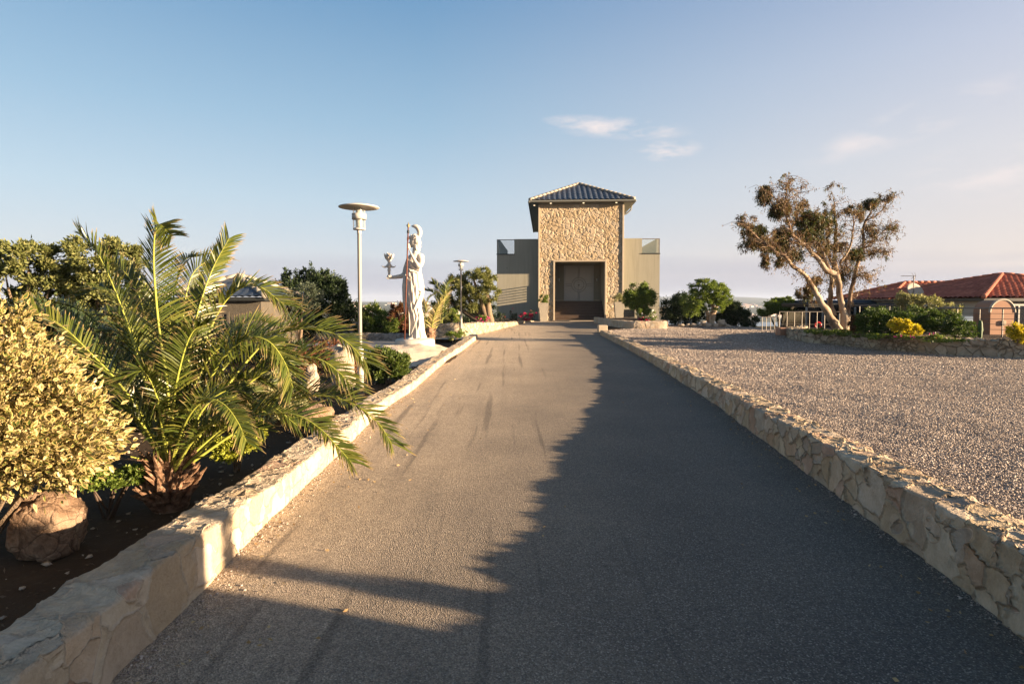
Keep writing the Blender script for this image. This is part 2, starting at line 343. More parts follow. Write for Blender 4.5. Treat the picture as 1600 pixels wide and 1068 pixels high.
def leafmat(name, c1, c2, c3=None, trans=.25, rough=.5, spec=.25, tip=None):
    t = NT(name); g = t.new('ShaderNodeNewGeometry').outputs['Random Per Island']
    c = t.ramp(g, [(0, c1), (.55, c2), (1, c3 or c2)])
    if tip:
        uv = t.new('ShaderNodeSeparateXYZ'); t.set(uv.inputs[0], t.tc.outputs['UV'])
        c = t.mix(t.ramp(uv.outputs[1], [(.72, 0), (.98, .9)]), c, tip)
    t.fin(c, rough, None, spec); tr = t.new('ShaderNodeBsdfTranslucent'); t.set(tr.inputs[0], t.mix(1, c, (1.5, 1.5, .8), 'MULTIPLY'))
    mx = t.new('ShaderNodeMixShader'); mx.inputs[0].default_value = trans
    t.l.new(t.b.outputs[0], mx.inputs[1]); t.l.new(tr.outputs[0], mx.inputs[2]); t.l.new(mx.outputs[0], t.out.inputs[0]); return t.m
L = {}
L['olive'] = leafmat('olive_leaf', (.08, .095, .03), (.15, .165, .05), (.24, .235, .09))
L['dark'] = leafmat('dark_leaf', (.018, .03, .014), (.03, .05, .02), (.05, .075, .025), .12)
L['green'] = leafmat('bright_leaf', (.07, .11, .02), (.13, .19, .035), (.22, .26, .06))
L['bushg'] = leafmat('glossy_green_leaf', (.035, .06, .014), (.075, .11, .024), (.14, .18, .045))
L['jun'] = leafmat('juniper_scale', (.03, .06, .016), (.06, .10, .022), (.10, .14, .035))
L['lime'] = leafmat('lime_leaf', (.16, .20, .02), (.28, .30, .04), (.38, .38, .06))
L['yellow'] = leafmat('yellow_leaf', (.28, .26, .02), (.50, .40, .02), (.62, .50, .05))
L['grey'] = leafmat('grey_green_leaf', (.06, .08, .055), (.10, .125, .085), (.15, .17, .11))
L['silver'] = leafmat('silvery_leaf', (.17, .18, .09), (.26, .26, .13), (.34, .32, .18))
L['red'] = leafmat('russet_leaf', (.10, .03, .02), (.16, .06, .03), (.10, .09, .03))
L['euc'] = leafmat('gum_leaf', (.09, .05, .03), (.16, .095, .055), (.13, .12, .055))
L['eucd'] = leafmat('dark_gum_leaf', (.03, .045, .015), (.06, .075, .02), (.10, .07, .03))
L['palm'] = leafmat('palm_leaflet', (.045, .068, .011), (.09, .11, .018), (.15, .15, .03), .2, .35, .5, tip=(.42, .28, .14))
L['palmd'] = leafmat('dark_palm_leaflet', (.04, .06, .012), (.07, .09, .015), (.10, .11, .03), .2, .4, .4, tip=(.30, .20, .10))
L['dry'] = leafmat('dry_leaf', (.28, .17, .08), (.42, .29, .15), (.50, .38, .22), .2)
L['dryfrond'] = leafmat('half_dry_leaflet', (.30, .25, .10), (.42, .33, .14), (.26, .27, .06), .2, .5, .3, tip=(.55, .42, .28))
M['rachis'] = simple('yellow_green_stalk', (.30, .32, .06), .45, .2, 9)
M['bark'] = simple('grey_brown_bark', (.20, .145, .095), .9, .35, 7, .9, .02)
t = NT('gum_bark'); n = t.noise(t.scalev(t.obj, 1, 1, .35), 3, 6, .6); c = t.ramp(n, [(.33, (.11, .065, .04)), (.45, (.27, .19, .125)), (.58, (.40, .33, .24)), (.68, (.17, .10, .06))])
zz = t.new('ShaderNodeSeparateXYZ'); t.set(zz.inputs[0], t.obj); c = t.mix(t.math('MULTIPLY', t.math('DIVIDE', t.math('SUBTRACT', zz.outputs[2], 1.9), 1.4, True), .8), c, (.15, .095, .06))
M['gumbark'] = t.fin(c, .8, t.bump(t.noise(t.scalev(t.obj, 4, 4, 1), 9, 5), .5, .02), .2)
t = NT('fibrous_palm_trunk'); n = t.noise(t.scalev(t.obj, 6, 6, 14), 2, 7, .65); c = t.ramp(n, [(.3, (.07, .04, .025)), (.5, (.22, .13, .08)), (.7, (.42, .29, .20))])
M['palmtrunk'] = t.fin(c, .9, t.bump(n, 1, .05), .1)
# variegated leaf: green centre, cream margin, over the leaf's own UV
t = NT('variegated_leaf'); uv = t.new('ShaderNodeSeparateXYZ'); t.set(uv.inputs[0], t.tc.outputs['UV'])
g = t.new('ShaderNodeNewGeometry').outputs['Random Per Island']
du = t.math('ABSOLUTE', t.math('SUBTRACT', uv.outputs[0], .5)); dv = t.math('ABSOLUTE', t.math('SUBTRACT', uv.outputs[1], .48))
s = t.math('ADD', t.math('MULTIPLY', du, 2.0), t.math('MULTIPLY', dv, 1.6)); s = t.math('ADD', s, t.math('MULTIPLY', t.math('SUBTRACT', g, .55), .5))
cm = t.ramp(g, [(0, (.33, .25, .08)), (.4, (.42, .32, .12)), (1, (.56, .45, .23))]); cg = t.ramp(g, [(0, (.07, .10, .022)), (1, (.15, .17, .045))])
c = t.mix(t.ramp(s, [(.46, 0), (.58, 1)]), cg, cm)
t.fin(c, .4, None, .4); tr = t.new('ShaderNodeBsdfTranslucent'); t.set(tr.inputs[0], c); mx = t.new('ShaderNodeMixShader'); mx.inputs[0].default_value = .25
t.l.new(t.b.outputs[0], mx.inputs[1]); t.l.new(tr.outputs[0], mx.inputs[2]); t.l.new(mx.outputs[0], t.out.inputs[0]); L['var'] = t.m

# ---------------------------------------------------------------- foliage
def unit(a): return a / np.maximum(np.linalg.norm(a, axis=1, keepdims=True), 1e-9)
def leaf_geo(Pp, D, ln, wd, fold=.25):
    n = len(Pp); D = unit(D); Wv = unit(np.cross(D, rng.normal(size=(n, 3)))); N = np.cross(D, Wv)
    ln = ln * rng.uniform(.65, 1.25, (n, 1)); wd = wd * rng.uniform(.7, 1.2, (n, 1))
    mid = Pp + D * ln * .48; b = Pp; tp = Pp + D * ln - N * ln * .12
    V = np.stack([b, mid + Wv * wd + N * wd * fold, tp, mid - Wv * wd + N * wd * fold], 1).reshape(-1, 3)
    Q = np.arange(4 * n).reshape(n, 4); uv = np.tile(np.array([[.5, 0], [1, .5], [.5, 1], [0, .5]]), (n, 1))
    return V, Q, uv
def leaf6_geo(Pp, D, ln, wd, fold=.3):
    n = len(Pp); D = unit(D); Wv = unit(np.cross(D, rng.normal(size=(n, 3)))); N = np.cross(D, Wv)
    ln = ln * rng.uniform(.6, 1.25, (n, 1)); wd = wd * rng.uniform(.75, 1.2, (n, 1))
    a, b = Pp + D * ln * .33, Pp + D * ln * .68 - N * ln * .05
    V = np.stack([Pp, a + Wv * wd + N * wd * fold, b + Wv * wd * .8 + N * wd * fold, Pp + D * ln - N * ln * .14, b - Wv * wd * .8 + N * wd * fold, a - Wv * wd + N * wd * fold], 1).reshape(-1, 3)
    i = np.arange(n)[:, None] * 6; Q = np.concatenate([i + [0, 1, 2, 3], i + [0, 3, 4, 5]]); uv = np.tile(np.array([[.5, 0], [1, .36], [.95, .66], [.5, 1], [.05, .66], [0, .36]]), (n, 1))
    return V, Q, uv
def clump_points(blobs, n, sub=14, sig=.2, inner=.45):
    tot = sum((b[3] * b[4] * b[5]) ** .67 for b in blobs); PP = []; DD = []
    for b in blobs:
        c = np.array(b[:3]); r = np.array(b[3:6]); m = int(n * (b[3] * b[4] * b[5]) ** .67 / tot)
        m = max(m, 1)
        u = unit(rng.normal(size=(sub, 3))); rr = rng.uniform(inner, .92, (sub, 1)); cc = u * rr
        k = rng.integers(0, sub, m); g = rng.normal(size=(m, 3)); g = unit(g) * np.abs(rng.normal(0, 1, (m, 1))) ** .7 * sig
        q = cc[k] + g; PP.append(c + q * r); DD.append(unit(q * .9 + g * 2 + rng.normal(size=(m, 3)) * .55 + [0, 0, .25]))
    return np.concatenate(PP), np.concatenate(DD)
def crown(name, blobs, n, ln, wd, mat, parent=None, sub=14, sig=.2, inner=.45, zmin=None):
    Pp, D = clump_points(blobs, n, sub, sig, inner)
    if zmin is not None: k = Pp[:, 2] > zmin; Pp, D = Pp[k], D[k]
    V, Q, uv = (leaf6_geo if mat.name.startswith('varieg') else leaf_geo)(Pp, D, ln, wd); return quads_obj(name, V, Q, mat, parent, False, uv)
def pxblob(px, py, Y, rx, rz=None, ry=None):
    # centre seen at pixel (px, py) at distance Y; radii in photograph pixels at that distance
    c = P(px, py, Y); k = Y / F; rx *= k; rz = rx if rz is None else rz * k; ry = rx if ry is None else ry
    return (c.x, c.y, c.z, rx, ry, rz)
def bush(name, label, cat, blobs, n, ln, wd, mat, sub=16, sig=.22, inner=.45, group=None, stems=True, zb=None, bark=None):
    c = blobs[0]; zb = zb if zb is not None else c[2] - c[5]
    r = thing(name, label, cat, (c[0], c[1], zb), 0, group)
    o = crown('foliage', [(b[0] - c[0], b[1] - c[1], b[2] - zb, *b[3:]) for b in blobs], n, ln, wd, mat, r, sub, sig, inner, zmin=0)
    mb = MB()
    for b in blobs:
        for k in range(4):
            a = rng.uniform(0, 6.28); q = Vector((b[0] - c[0] + b[3] * .6 * math.cos(a), b[1] - c[1] + b[4] * .6 * math.sin(a), b[2] - zb + b[5] * rng.uniform(-.1, .5)))
            mb.tube([Vector((rng.uniform(-.05, .05), rng.uniform(-.05, .05), -.03)), q * .5 + Vector((0, 0, .05)), q], [.02 * max(.5, c[3]), .012 * max(.5, c[3]), .004], 5)
    mb.build('stem', bark or M['bark'], r); return r
def tree(name, label, cat, base, trunks, blobs, n, ln, wd, mat, bark=None, group=None, sub=16, sig=.2, inner=.45):
    base = Vector(base); r = thing(name, label, cat, base, 0, group); mb = MB()
    for pts, rad in trunks:
        pts = [Vector(p) - base for p in pts]
        Q = []; RR = []
        for i in range(len(pts) - 1):
            for k in range(4):
                f = k / 4; p = pts[i].lerp(pts[i + 1], f); j = rad[i] * .22
                if i + k > 0: p = p + Vector((rng.uniform(-j, j), rng.uniform(-j, j), 0))
                Q.append(p); RR.append((rad[i] * (1 - f) + rad[i + 1] * f) * rng.uniform(.88, 1.12))
        Q.append(pts[-1]); RR.append(rad[-1]); mb.tube(Q, RR, 9)
    mb.build('trunk', bark or M['bark'], r, True)
    crown('crown', [(b[0] - base.x, b[1] - base.y, b[2] - base.z, *b[3:]) for b in blobs], n, ln, wd, mat, r, sub, sig, inner)
    return r
def catmull(pts, n):
    pts = [Vector(p) for p in pts]; pts = [pts[0] * 2 - pts[1]] + pts + [pts[-1] * 2 - pts[-2]]; out = []
    m = len(pts) - 3
    for i in range(n + 1):
        s = i / n * m; k = min(int(s), m - 1); u = s - k; a, b, c, d = pts[k:k + 4]
        out.append(.5 * ((2 * b) + (c - a) * u + (2 * a - 5 * b + 4 * c - d) * u * u + (3 * b - a - 3 * c + d) * u ** 3))
    return out
def frond(parent, pts, org, nl=48, ll=.3, roll=0, out=None, mat=None, start=.16, rad=.014, wd=.011, vee=.5, droop=.25, name='frond'):
    pts = [Vector(p) - Vector(org) for p in pts]; C = catmull(pts, 60)
    od = Vector(out) if out else (C[-1] - C[0]); od.z = 0; od.normalize()
    side0 = od.cross(Vector((0, 0, 1))).normalized()
    mb = MB(); mb.tube(C, [rad * (1.25 - 1.1 * i / 60) for i in range(61)], 5)
    RV = np.concatenate(mb.V); RF = [f for f in mb.Fc if len(f) == 4]; n0 = len(RV)
    V = [RV]; Q = [np.array(RF)]; UV = [np.zeros((n0, 2))]; n = n0; mi = [0] * len(RF)
    for i in range(nl):
        t = start + (1 - start) * (i + .5) / nl; s = t * 60; k = min(int(s), 59); p = C[k].lerp(C[k + 1], s - k)
        T = (C[min(k + 2, 60)] - C[max(k - 1, 0)]).normalized()
        sd = (side0 - T * side0.dot(T)).normalized(); nr = sd.cross(T).normalized()
        if nr.z < 0 and abs(T.z) < .8: nr = -nr
        sd = Matrix.Rotation(roll, 3, T) @ sd; nr = Matrix.Rotation(roll, 3, T) @ nr
        L_ = ll * (math.sin(min(1, (t - start) / (1 - start) * 1.25 + .28) * math.pi * .92) ** .6 * .75 + .25)
        fw = .55 + .9 * t
        for sg in (-1, 1):
            L2 = L_ * random.uniform(.82, 1.1); v = vee * random.uniform(.3, 1.5)
            d = (sd * sg + T * (fw + random.uniform(-.18, .18)) + nr * v).normalized()
            g = Vector((0, 0, -1)) * droop * random.uniform(.5, 1.6)
            q = [p + d * (L2 * f) + g * (L2 * f * f) for f in (0, .35, .7, 1)]
            wv = d.cross(nr * .6 + T * .3 + Vector((random.uniform(-.5, .5),) * 3)).normalized(); w = [wd * .5, wd, wd * .75, wd * .08]
            vv = []
            for a, b in zip(q, w): vv += [a - wv * b, a + wv * b]
            V.append(np.array(vv)); Q.append(np.array([[n, n+1, n+3, n+2], [n+2, n+3, n+5, n+4], [n+4, n+5, n+7, n+6]])); n += 8; mi += [1] * 3
            UV.append(np.array([[0, 0], [1, 0], [0, .35], [1, .35], [0, .7], [1, .7], [0, 1], [1, 1]]))
    return quads_obj(name, np.concatenate(V), np.concatenate(Q), [M['rachis'], mat or L['palm']], parent, False, np.concatenate(UV), mi)
def rockmesh(name, label, cat, c, r, mat, seed, group=None, parent=None, rough=.28, n=28, cut=True, rz=0):
    V = []; Fc = []; m = n // 2 + 1
    mb = MB(); mb.ball((0, 0, 0), 1, n); W_ = []
    for v in mb.V[0]:
        v = Vector(v); q = v * 1.3 + Vector((seed * 7.1, seed * 3.3, 0)); k = 1 + rough * noise.noise(q) * 1.4 + rough * .4 * noise.noise(q * 3.1) + rough * .18 * noise.noise(q * 8)
        w = Vector((abs(v.x) ** .8 * (1 if v.x > 0 else -1), abs(v.y) ** .8 * (1 if v.y > 0 else -1), abs(v.z) ** .8 * (1 if v.z > 0 else -1))) * k
        W_.append((w.x * r[0], w.y * r[1], w.z * r[2]))
    mb.V = [np.array(W_)]; o = mb.build(name, mat, parent, True); o.location = c; o.rotation_euler = (0, 0, rz)
    if label: tag(o, label, cat, group)
    return o
# ================================================================ SETTING
def axis(lo, hi, step, far, g):
    a = list(np.arange(lo, hi + 1e-6, step)); s = step
    while a[-1] < far: s *= g; a.append(a[-1] + s)
    return a
ys = axis(-30, 62, 1.0, 11000, 1.045); xp = axis(0, 44, 1.0, 11000, 1.05)
xs = [-v for v in xp[:0:-1]] + xp
EDGE = [(-80, 30), (-30, 30), (-12, 34), (-7, 52), (7.5, 52), (8.5, 36), (11, 29), (13, 25), (15, 22), (60, 18)]
def sm(a, b, x): t = min(1, max(0, (x - a) / (b - a))); return t * t * (3 - 2 * t)
def ground_z(x, y):
    base = road_z(y) - .07
    if x < -1.9: base = interp(y, [(-30, .0), (9, .0), (12, .08), (15, .22), (20, .1), (24, -.02), (60, .1)]) * sm(-1.9, -2.2, -abs(x)) if False else interp(y, [(-30, .0), (9, .0), (12, .08), (15, .2), (20, .1), (24, -.02), (60, .1)])
    if x < -1.95 and y < 24: base += .03 * noise.noise(Vector((x * 1.3, y * 1.3, 0)))
    if x > 4.6 and y > 26: base = gravel_z(y) - .05
    r = math.hypot(x, y); e = y - interp(x, EDGE)
    drop = 1.15 * sm(0, 2.5, e) if x > 0 else .6 * sm(0, 6, e)
    if r > 55 or e > 22: 
        u = max(0, max(e - 22, 0 if y > 0 else r - 80))
        drop += 44 * sm(0, 420, u)
    z = base - drop
    if y > 300:
        a = x / y; n = noise.noise(Vector((x / 700, y / 900, 1.7))) + .5 * noise.noise(Vector((x / 260, y / 330, 4)))
        left = interp(y, [(300, -26), (700, -24), (1300, -19), (2300, -8), (3600, 3), (5200, 8), (11000, -30)]) + n * interp(y, [(300, 2), (3000, 6), (9000, 4)])
        hill = interp(a, [(.1, 50), (.30, 50), (.40, 50), (.455, 32), (.52, 12), (.62, 4), (1.2, 0)])
        sh = 1230 + 120 * noise.noise(Vector((a * 9, .5, .2)))
        right = -46 if y < sh else interp(y - sh, [(0, -41), (90, -37), (700, -26), (1800, -16), (2700, -6 + hill * .35), (3700, hill), (4600, hill * .8), (7000, -30)]) + n * interp(y - sh, [(0, 0), (600, 3), (2500, 7)])
        w = sm(-.12, .02, a); far = left * (1 - w) + right * w
        z = z * (1 - sm(300, 520, y)) + far * sm(300, 520, y)
    return z
V = [(x, y, ground_z(x, y)) for x in xs for y in ys]
t = NT('ground'); sx = t.new('ShaderNodeSeparateXYZ'); t.set(sx.inputs[0], t.pos)
n1 = t.noise(t.pos, 2.2, 7, .65); n2 = t.noise(t.pos, 18, 6, .7)
near = t.mix(n1, (.04, .027, .018), (.10, .07, .044)); near = t.mix(t.ramp(n2, [(.58, 0), (.75, .5)]), near, (.22, .165, .11))
f1 = t.noise(t.scalev(t.pos, 1, 1, .2), .012, 8, .7); f2 = t.noise(t.pos, .05, 5, .7)
far = t.ramp(f1, [(.35, (.035, .055, .022)), (.48, (.07, .085, .04)), (.58, (.19, .17, .10)), (.7, (.05, .07, .03))]); far = t.mix(t.ramp(f2, [(.4, .5), (.6, 0)]), far, (.03, .045, .02))
fm = t.math('MULTIPLY', t.math('SUBTRACT', sx.outputs[1], 40), 1 / 60, True)
gm = t.fin(t.mix(fm, near, far), .95, t.bump(t.math('ADD', n1, t.math('MULTIPLY', n2, .5)), .9, .05), .1)
tag(grid_obj('ground', V, len(xs), len(ys), gm), kind='structure')
# sea
t = NT('sea'); h = t.noise(t.scalev(t.pos, 1, 2.5, 1), .12, 5, .6)
sea = t.fin((.05, .10, .13), .25, t.bump(h, .35, 1.0), .5)
tag(grid_obj('sea', [(x, y, -40) for x in (-9000, 11000) for y in (120, 9000)], 2, 2, sea, smooth=False), kind='structure')

# road ------------------------------------------------------------
LB = [(173, 1067), (307, 935), (416, 819), (526, 714), (600, 641), (647, 608), (692, 569), (726, 545), (747, 528.5)]
RB = [(1600, 1000), (1473, 898), (1368, 821), (1296, 766), (1203, 697.5), (1120, 634), (1065, 598), (1010, 562.6), (966, 538), (937, 523)]
LBW = [(-1.55, -3), (-1.6, .5)] + [tuple(G(*p).xy) for p in LB]
RBW = [(1.75, -3), (1.95, 0.3), (2.2, 1.5)] + [tuple(G(*p).xy) for p in RB]
def xat(path, y): return float(np.interp(y, [p[1] for p in path], [p[0] for p in path]))
t = NT('asphalt'); sx = t.new('ShaderNodeSeparateXYZ'); t.set(sx.inputs[0], t.pos)
v1 = t.voro(t.pos, 130, 'F1'); v2 = t.voro(t.pos, 130, 'F1', 'Color'); s2 = t.new('ShaderNodeSeparateXYZ'); t.set(s2.inputs[0], v2)
big = t.noise(t.pos, .7, 5, .6); med = t.noise(t.pos, 9, 6, .7); stretch = t.noise(t.scalev(t.pos, 2.4, .16, 1), 1.6, 6, .65)
c = t.ramp(s2.outputs[0], [(0, (.021, .021, .022)), (.5, (.042, .042, .042)), (.8, (.075, .072, .068)), (1, (.20, .185, .165))])
c = t.mix(t.ramp(v1, [(.25, 0), (.6, .7)]), c, (.022, .021, .02))
dust_and_light = t.math('SUBTRACT', 1.0, t.math('DIVIDE', t.math('ADD', sx.outputs[0], 1.9), t.math('ADD', 1.3, t.math('MULTIPLY', sx.outputs[1], .10))), True)
dust_and_light = t.math('MULTIPLY', dust_and_light, t.ramp(t.math('ADD', t.math('MULTIPLY', med, .5), t.math('MULTIPLY', stretch, .6)), [(.42, .25), (.68, 1)]))
right_shade = t.math('SUBTRACT', 1.0, t.math('MULTIPLY', t.math('DIVIDE', t.math('SUBTRACT', sx.outputs[0], t.math('ADD', -.5, t.math('MULTIPLY', sx.outputs[1], .06))), 1.6, True), .55))  # thins the dust on the shaded right side, painting its shade darker
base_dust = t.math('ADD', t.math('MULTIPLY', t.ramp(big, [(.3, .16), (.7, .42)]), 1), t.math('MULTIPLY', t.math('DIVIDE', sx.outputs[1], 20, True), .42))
dust_and_light = t.math('MULTIPLY', t.math('ADD', t.math('MULTIPLY', dust_and_light, .7), base_dust, True), right_shade)
dust_and_light = t.math('MULTIPLY', dust_and_light, t.ramp(t.noise(t.pos, 60, 4, .7), [(.3, .5), (.65, 1.15)]), True)
c = t.mix(1, c, (2.1, 2.05, 2.0), 'MULTIPLY'); c = t.mix(dust_and_light, c, t.mix(t.ramp(s2.outputs[1], [(.2, 0), (.9, 1)]), (.46, .36, .25), (.82, .65, .46)))
streak = t.ramp(t.noise(t.scalev(t.pos, 7, .22, 1), 1.0, 4, .5), [(.58, 0), (.66, .5)]); c = t.mix(t.math('MULTIPLY', t.math('MULTIPLY', streak, .8), t.ramp(sx.outputs[0], [(.5, 1), (.95, 0)])), c, (.03, .029, .03))
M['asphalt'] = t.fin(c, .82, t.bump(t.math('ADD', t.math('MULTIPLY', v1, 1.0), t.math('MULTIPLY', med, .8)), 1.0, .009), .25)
V = []
ysr = list(np.arange(-6, 24, .25)) + list(np.arange(24, 38.3, .5))
FL = [(23, -1.5), (24.3, -1.45), (28, -.6), (32, .3), (38.5, 1.9)]; FR = [(24, 3.9), (26, 4.3), (29, 7.4), (33, 7.6), (38.5, 5.0)]
for y in ysr:
    a = xat(LBW, y) - .12 if y < 21.5 else (interp(y, FL) - .15 if y > 24 else -1.45 - (y - 21.5) * 0.1)
    if 21.5 < y < 24.2: a = -3.2
    b = xat(RBW, y) + .12 if y < 24.2 else interp(y, FR)
    for k in range(25):
        x = a + (b - a) * k / 24; V.append((x, y, road_z(y) + .006 * noise.noise(Vector((x, y * .6, 0)))))
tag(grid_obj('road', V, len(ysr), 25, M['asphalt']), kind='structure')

# gravel ----------------------------------------------------------
t = NT('gravel'); v = t.voro(t.pos, 52, 'F1'); v2 = t.voro(t.pos, 52, 'F1', 'Color'); s2 = t.new('ShaderNodeSeparateXYZ'); t.set(s2.inputs[0], v2)
big = t.noise(t.pos, .5, 4); c = t.ramp(s2.outputs[0], [(0, (.26, .21, .18)), (.4, (.36, .30, .255)), (.7, (.43, .365, .31)), (1, (.52, .46, .40))])
c = t.mix(t.ramp(v, [(.4, 0), (.8, .5)]), c, (.14, .11, .08)); c = t.mix(t.ramp(big, [(.35, 0), (.7, .25)]), c, (.30, .24, .19))
M['gravel_base'] = t.fin(c, .9, t.bump(t.math('SUBTRACT', 1.0, v), 1.0, .025), .15)
t = NT('gravel_stone'); g = t.new('ShaderNodeNewGeometry').outputs['Random Per Island']
c = t.ramp(g, [(0, (.21, .175, .15)), (.3, (.33, .27, .23)), (.6, (.41, .345, .295)), (.85, (.48, .41, .35)), (1, (.58, .51, .44))])
M['gravel'] = t.fin(c, .85, None, .2)
def gx0(y): return (xat(RBW, y) + .31) if y < 24 else interp(y, [(24, 4.0), (26, 4.3), (30, 7.9), (40, 8.2)])
V = []; yg = list(np.arange(-8, 32.5, .2))
for y in yg:
    a = gx0(y); b = interp(y, [(-8, 34), (12, 34), (20, 16), (24, 13.4), (32.5, 11.5)])
    for k in range(60):
        x = a + (b - a) * (k / 59) ** 1.5
        V.append((x, y, gravel_z(y) - .045 + .03 * noise.noise(Vector((x * .7, y * .9, 3))) + .012 * noise.noise(Vector((x * 3, y * 3, 3)))))
tag(grid_obj('gravel_yard', V, len(yg), 60, M['gravel_base']), kind='structure')
def scatter(name, pts, r, mat, flat=.5):
    pts = np.asarray(pts); n = len(pts); o = np.array([[1, 0, 0], [0, 1, 0], [-1, 0, 0], [0, -1, 0], [0, 0, 1], [0, 0, -1]], float)
    V = o[None] * rng.uniform(.55, 1.2, (n, 6, 1)) + rng.normal(0, .18, (n, 6, 3))
    q = rng.normal(size=(n, 4)); q /= np.linalg.norm(q, axis=1, keepdims=True); w, x, y, z = q.T
    Rm = np.stack([1-2*(y*y+z*z), 2*(x*y-z*w), 2*(x*z+y*w), 2*(x*y+z*w), 1-2*(x*x+z*z), 2*(y*z-x*w), 2*(x*z-y*w), 2*(y*z+x*w), 1-2*(x*x+y*y)], 1).reshape(n, 3, 3)
    V = np.einsum('nij,nkj->nki', Rm, V) * np.asarray(r).reshape(n, 1, 1); V[:, :, 2] *= flat; V += pts[:, None]
    T = np.array([[0, 1, 4], [1, 2, 4], [2, 3, 4], [3, 0, 4], [1, 0, 5], [2, 1, 5], [3, 2, 5], [0, 3, 5]])
    Q = (np.arange(n)[:, None, None] * 6 + T[None]).reshape(-1, 3)
    return quads_obj(name, V.reshape(-1, 3), Q, mat)
pts = []; rr = []
for (y0, y1, x1, dens, r0) in [(.5, 3.6, 6.0, 5200, .0085), (3.6, 6.5, 8.0, 3300, .0095), (6.5, 10.5, 12.5, 1100, .012), (10.5, 18, 17, 330, .018), (18, 25, 14, 260, .022), (25, 31, 13, 220, .026)]:
    n = int((y1 - y0) * (x1 - 2.6) * dens); yy = rng.uniform(y0, y1, n); xx = rng.uniform(2.6, x1, n)
    g0 = np.array([gx0(q) for q in yy[:]]) + .03
    k = (xx > g0) & (xx < yy * .95 + 1.2) & (xx < np.interp(yy, [0, 17, 20, 22, 31], [40, 40, 9.9, 11.2, 11.6])); xx, yy = xx[k], yy[k]
    zz = np.array([gravel_z(b) - .037 + .03 * noise.noise(Vector((a * .7, b * .9, 3))) + .012 * noise.noise(Vector((a * 3, b * 3, 3))) for a, b in zip(xx, yy)])
    pts.append(np.stack([xx, yy, zz + rng.uniform(0, .008, len(xx))], 1)); rr.append(r0 * rng.uniform(.45, 1.35, len(xx)))
tag(scatter('gravel', np.concatenate(pts), np.concatenate(rr), M['gravel']), 'loose pale gravel covering the yard', 'gravel', kind='stuff')
# grit swept against the feet of both road walls
pts = []; rr = []
for path, s, n, wd in ((LBW, 1, 4200, .16), (RBW, -1, 2600, .08)):
    y = rng.uniform(1.2 ** .5, 20 ** .5, n) ** 2; x = np.array([xat(path, q) for q in y]) + s * np.abs(rng.normal(0, wd * .5, n))
    pts.append(np.stack([x, y, [road_z(q) + .004 for q in y]], 1)); rr.append(rng.uniform(.002, .006, n) * rng.choice([1, 1, 1, 1, 1, 2.2], n))
tag(scatter('grit', np.concatenate(pts), np.concatenate(rr), M['gravel']), 'pale grit and crumbs along the foot of the road walls', 'grit', kind='stuff')
# concrete patch behind statue
V = [(x, y, interp(y, [(16, .16), (20, .11), (24, .0)]) + .012) for x in (-7.2, -6, -5, -4.4, -3.4) for y in (17, 19, 21, 23.3)]
tag(grid_obj('path', V, 5, 4, simple('grey_paving', (.20, .20, .20), .85, .15, 3)), kind='structure')

# walls -----------------------------------------------------------
def resample(path, f):
    P2 = [Vector(p) for p in path]; out = [P2[0].copy()]; i = 0; p = P2[0].copy(); k = 1
    while k < len(P2):
        ds = f(p); d = (P2[k] - p).length
        if d <= ds: p = P2[k].copy(); k += 1
        else: p = p.lerp(P2[k], ds / d)
        out.append(p.copy())
    return out
def stone_wall(name, label, path, zb, zt, width, side, mat, res=.006, lo=.012, hi=.14, nf=20, nt=14, ni=8, rough=.02, lean=.02, round_=.018, crest=0.0):
    ctr = path[len(path) // 2]
    C = catmull([(p[0], p[1], 0) for p in path], 40 * len(path)); C = resample([(c.x, c.y) for c in C], lambda p: min(hi, max(lo, p.length * res)))
    V = []; m = nf + nt + ni
    for i, p in enumerate(C):
        tt = (C[min(i + 1, len(C) - 1)] - C[max(i - 1, 0)]).normalized(); nrm = Vector((-tt.y, tt.x)) * side   # towards the wall's back
        b = zb(p) - .06; top = zt(p); seed = Vector((p.x * 1.0, p.y * 1.0, 0))
        top += rough * 1.3 * noise.noise(seed * 2.3) + rough * .8 * noise.noise(seed * 7)
        w = width * (1 + .16 * noise.noise(seed * 1.7 + Vector((5, 0, 0))))
        prof = []
        for k in range(nf): f = k / nf; prof.append((lean * f, b + (top - round_ - b) * f))
        for k in range(nt):
            f = k / (nt - 1); e = min(f, 1 - f); rd = round_ * (1 - min(1, e * 12)) ** 2
            prof.append((lean + f * (w - lean), top - rd + crest * f))
        for k in range(1, ni + 1): f = k / ni; prof.append((w, top + crest - round_ - (top + crest - round_ - b) * f))
        for k, (o, z) in enumerate(prof):
            q = Vector((p.x + nrm.x * o, p.y + nrm.y * o, z)); j = rough * .55 * noise.noise(q * 3.1) + rough * .35 * noise.noise(q * 11)
            jz = rough * .5 * noise.noise(q * 5 + Vector((9, 9, 9))) if nf <= k < nf + nt else 0
            V.append((q.x - nrm.x * j - ctr[0], q.y - nrm.y * j - ctr[1], q.z + jz))
    n = len(C); i = np.arange(n - 1)[:, None] * m + np.arange(m - 1)[None]
    Q = np.stack([i, i + 1, i + m + 1, i + m], -1).reshape(-1, 4)
    if side < 0: Q = Q[:, ::-1]
    Q = Q.tolist()
    for e in (0, (n - 1) * m):                          # end caps as strips between face and back
        a, b = e, e + m - 1
        while b - a > 2: Q.append([a, a + 1, b - 1, b]); a += 1; b -= 1
    o = quads_obj(name, V, [q for q in Q], mat, None, True); o.location = (ctr[0], ctr[1], 0)
    return tag(o, label, 'wall')
LT = [(-3, .34), (3.05, .335), (3.6, .30), (4.4, .25), (5.4, .262), (8, .205), (10.8, .225), (14, .26), (21.5, .36)]
RT = [(-3, .42), (2.7, .39), (5.2, .375), (8.4, .325), (14.5, .30), (24, .40)]
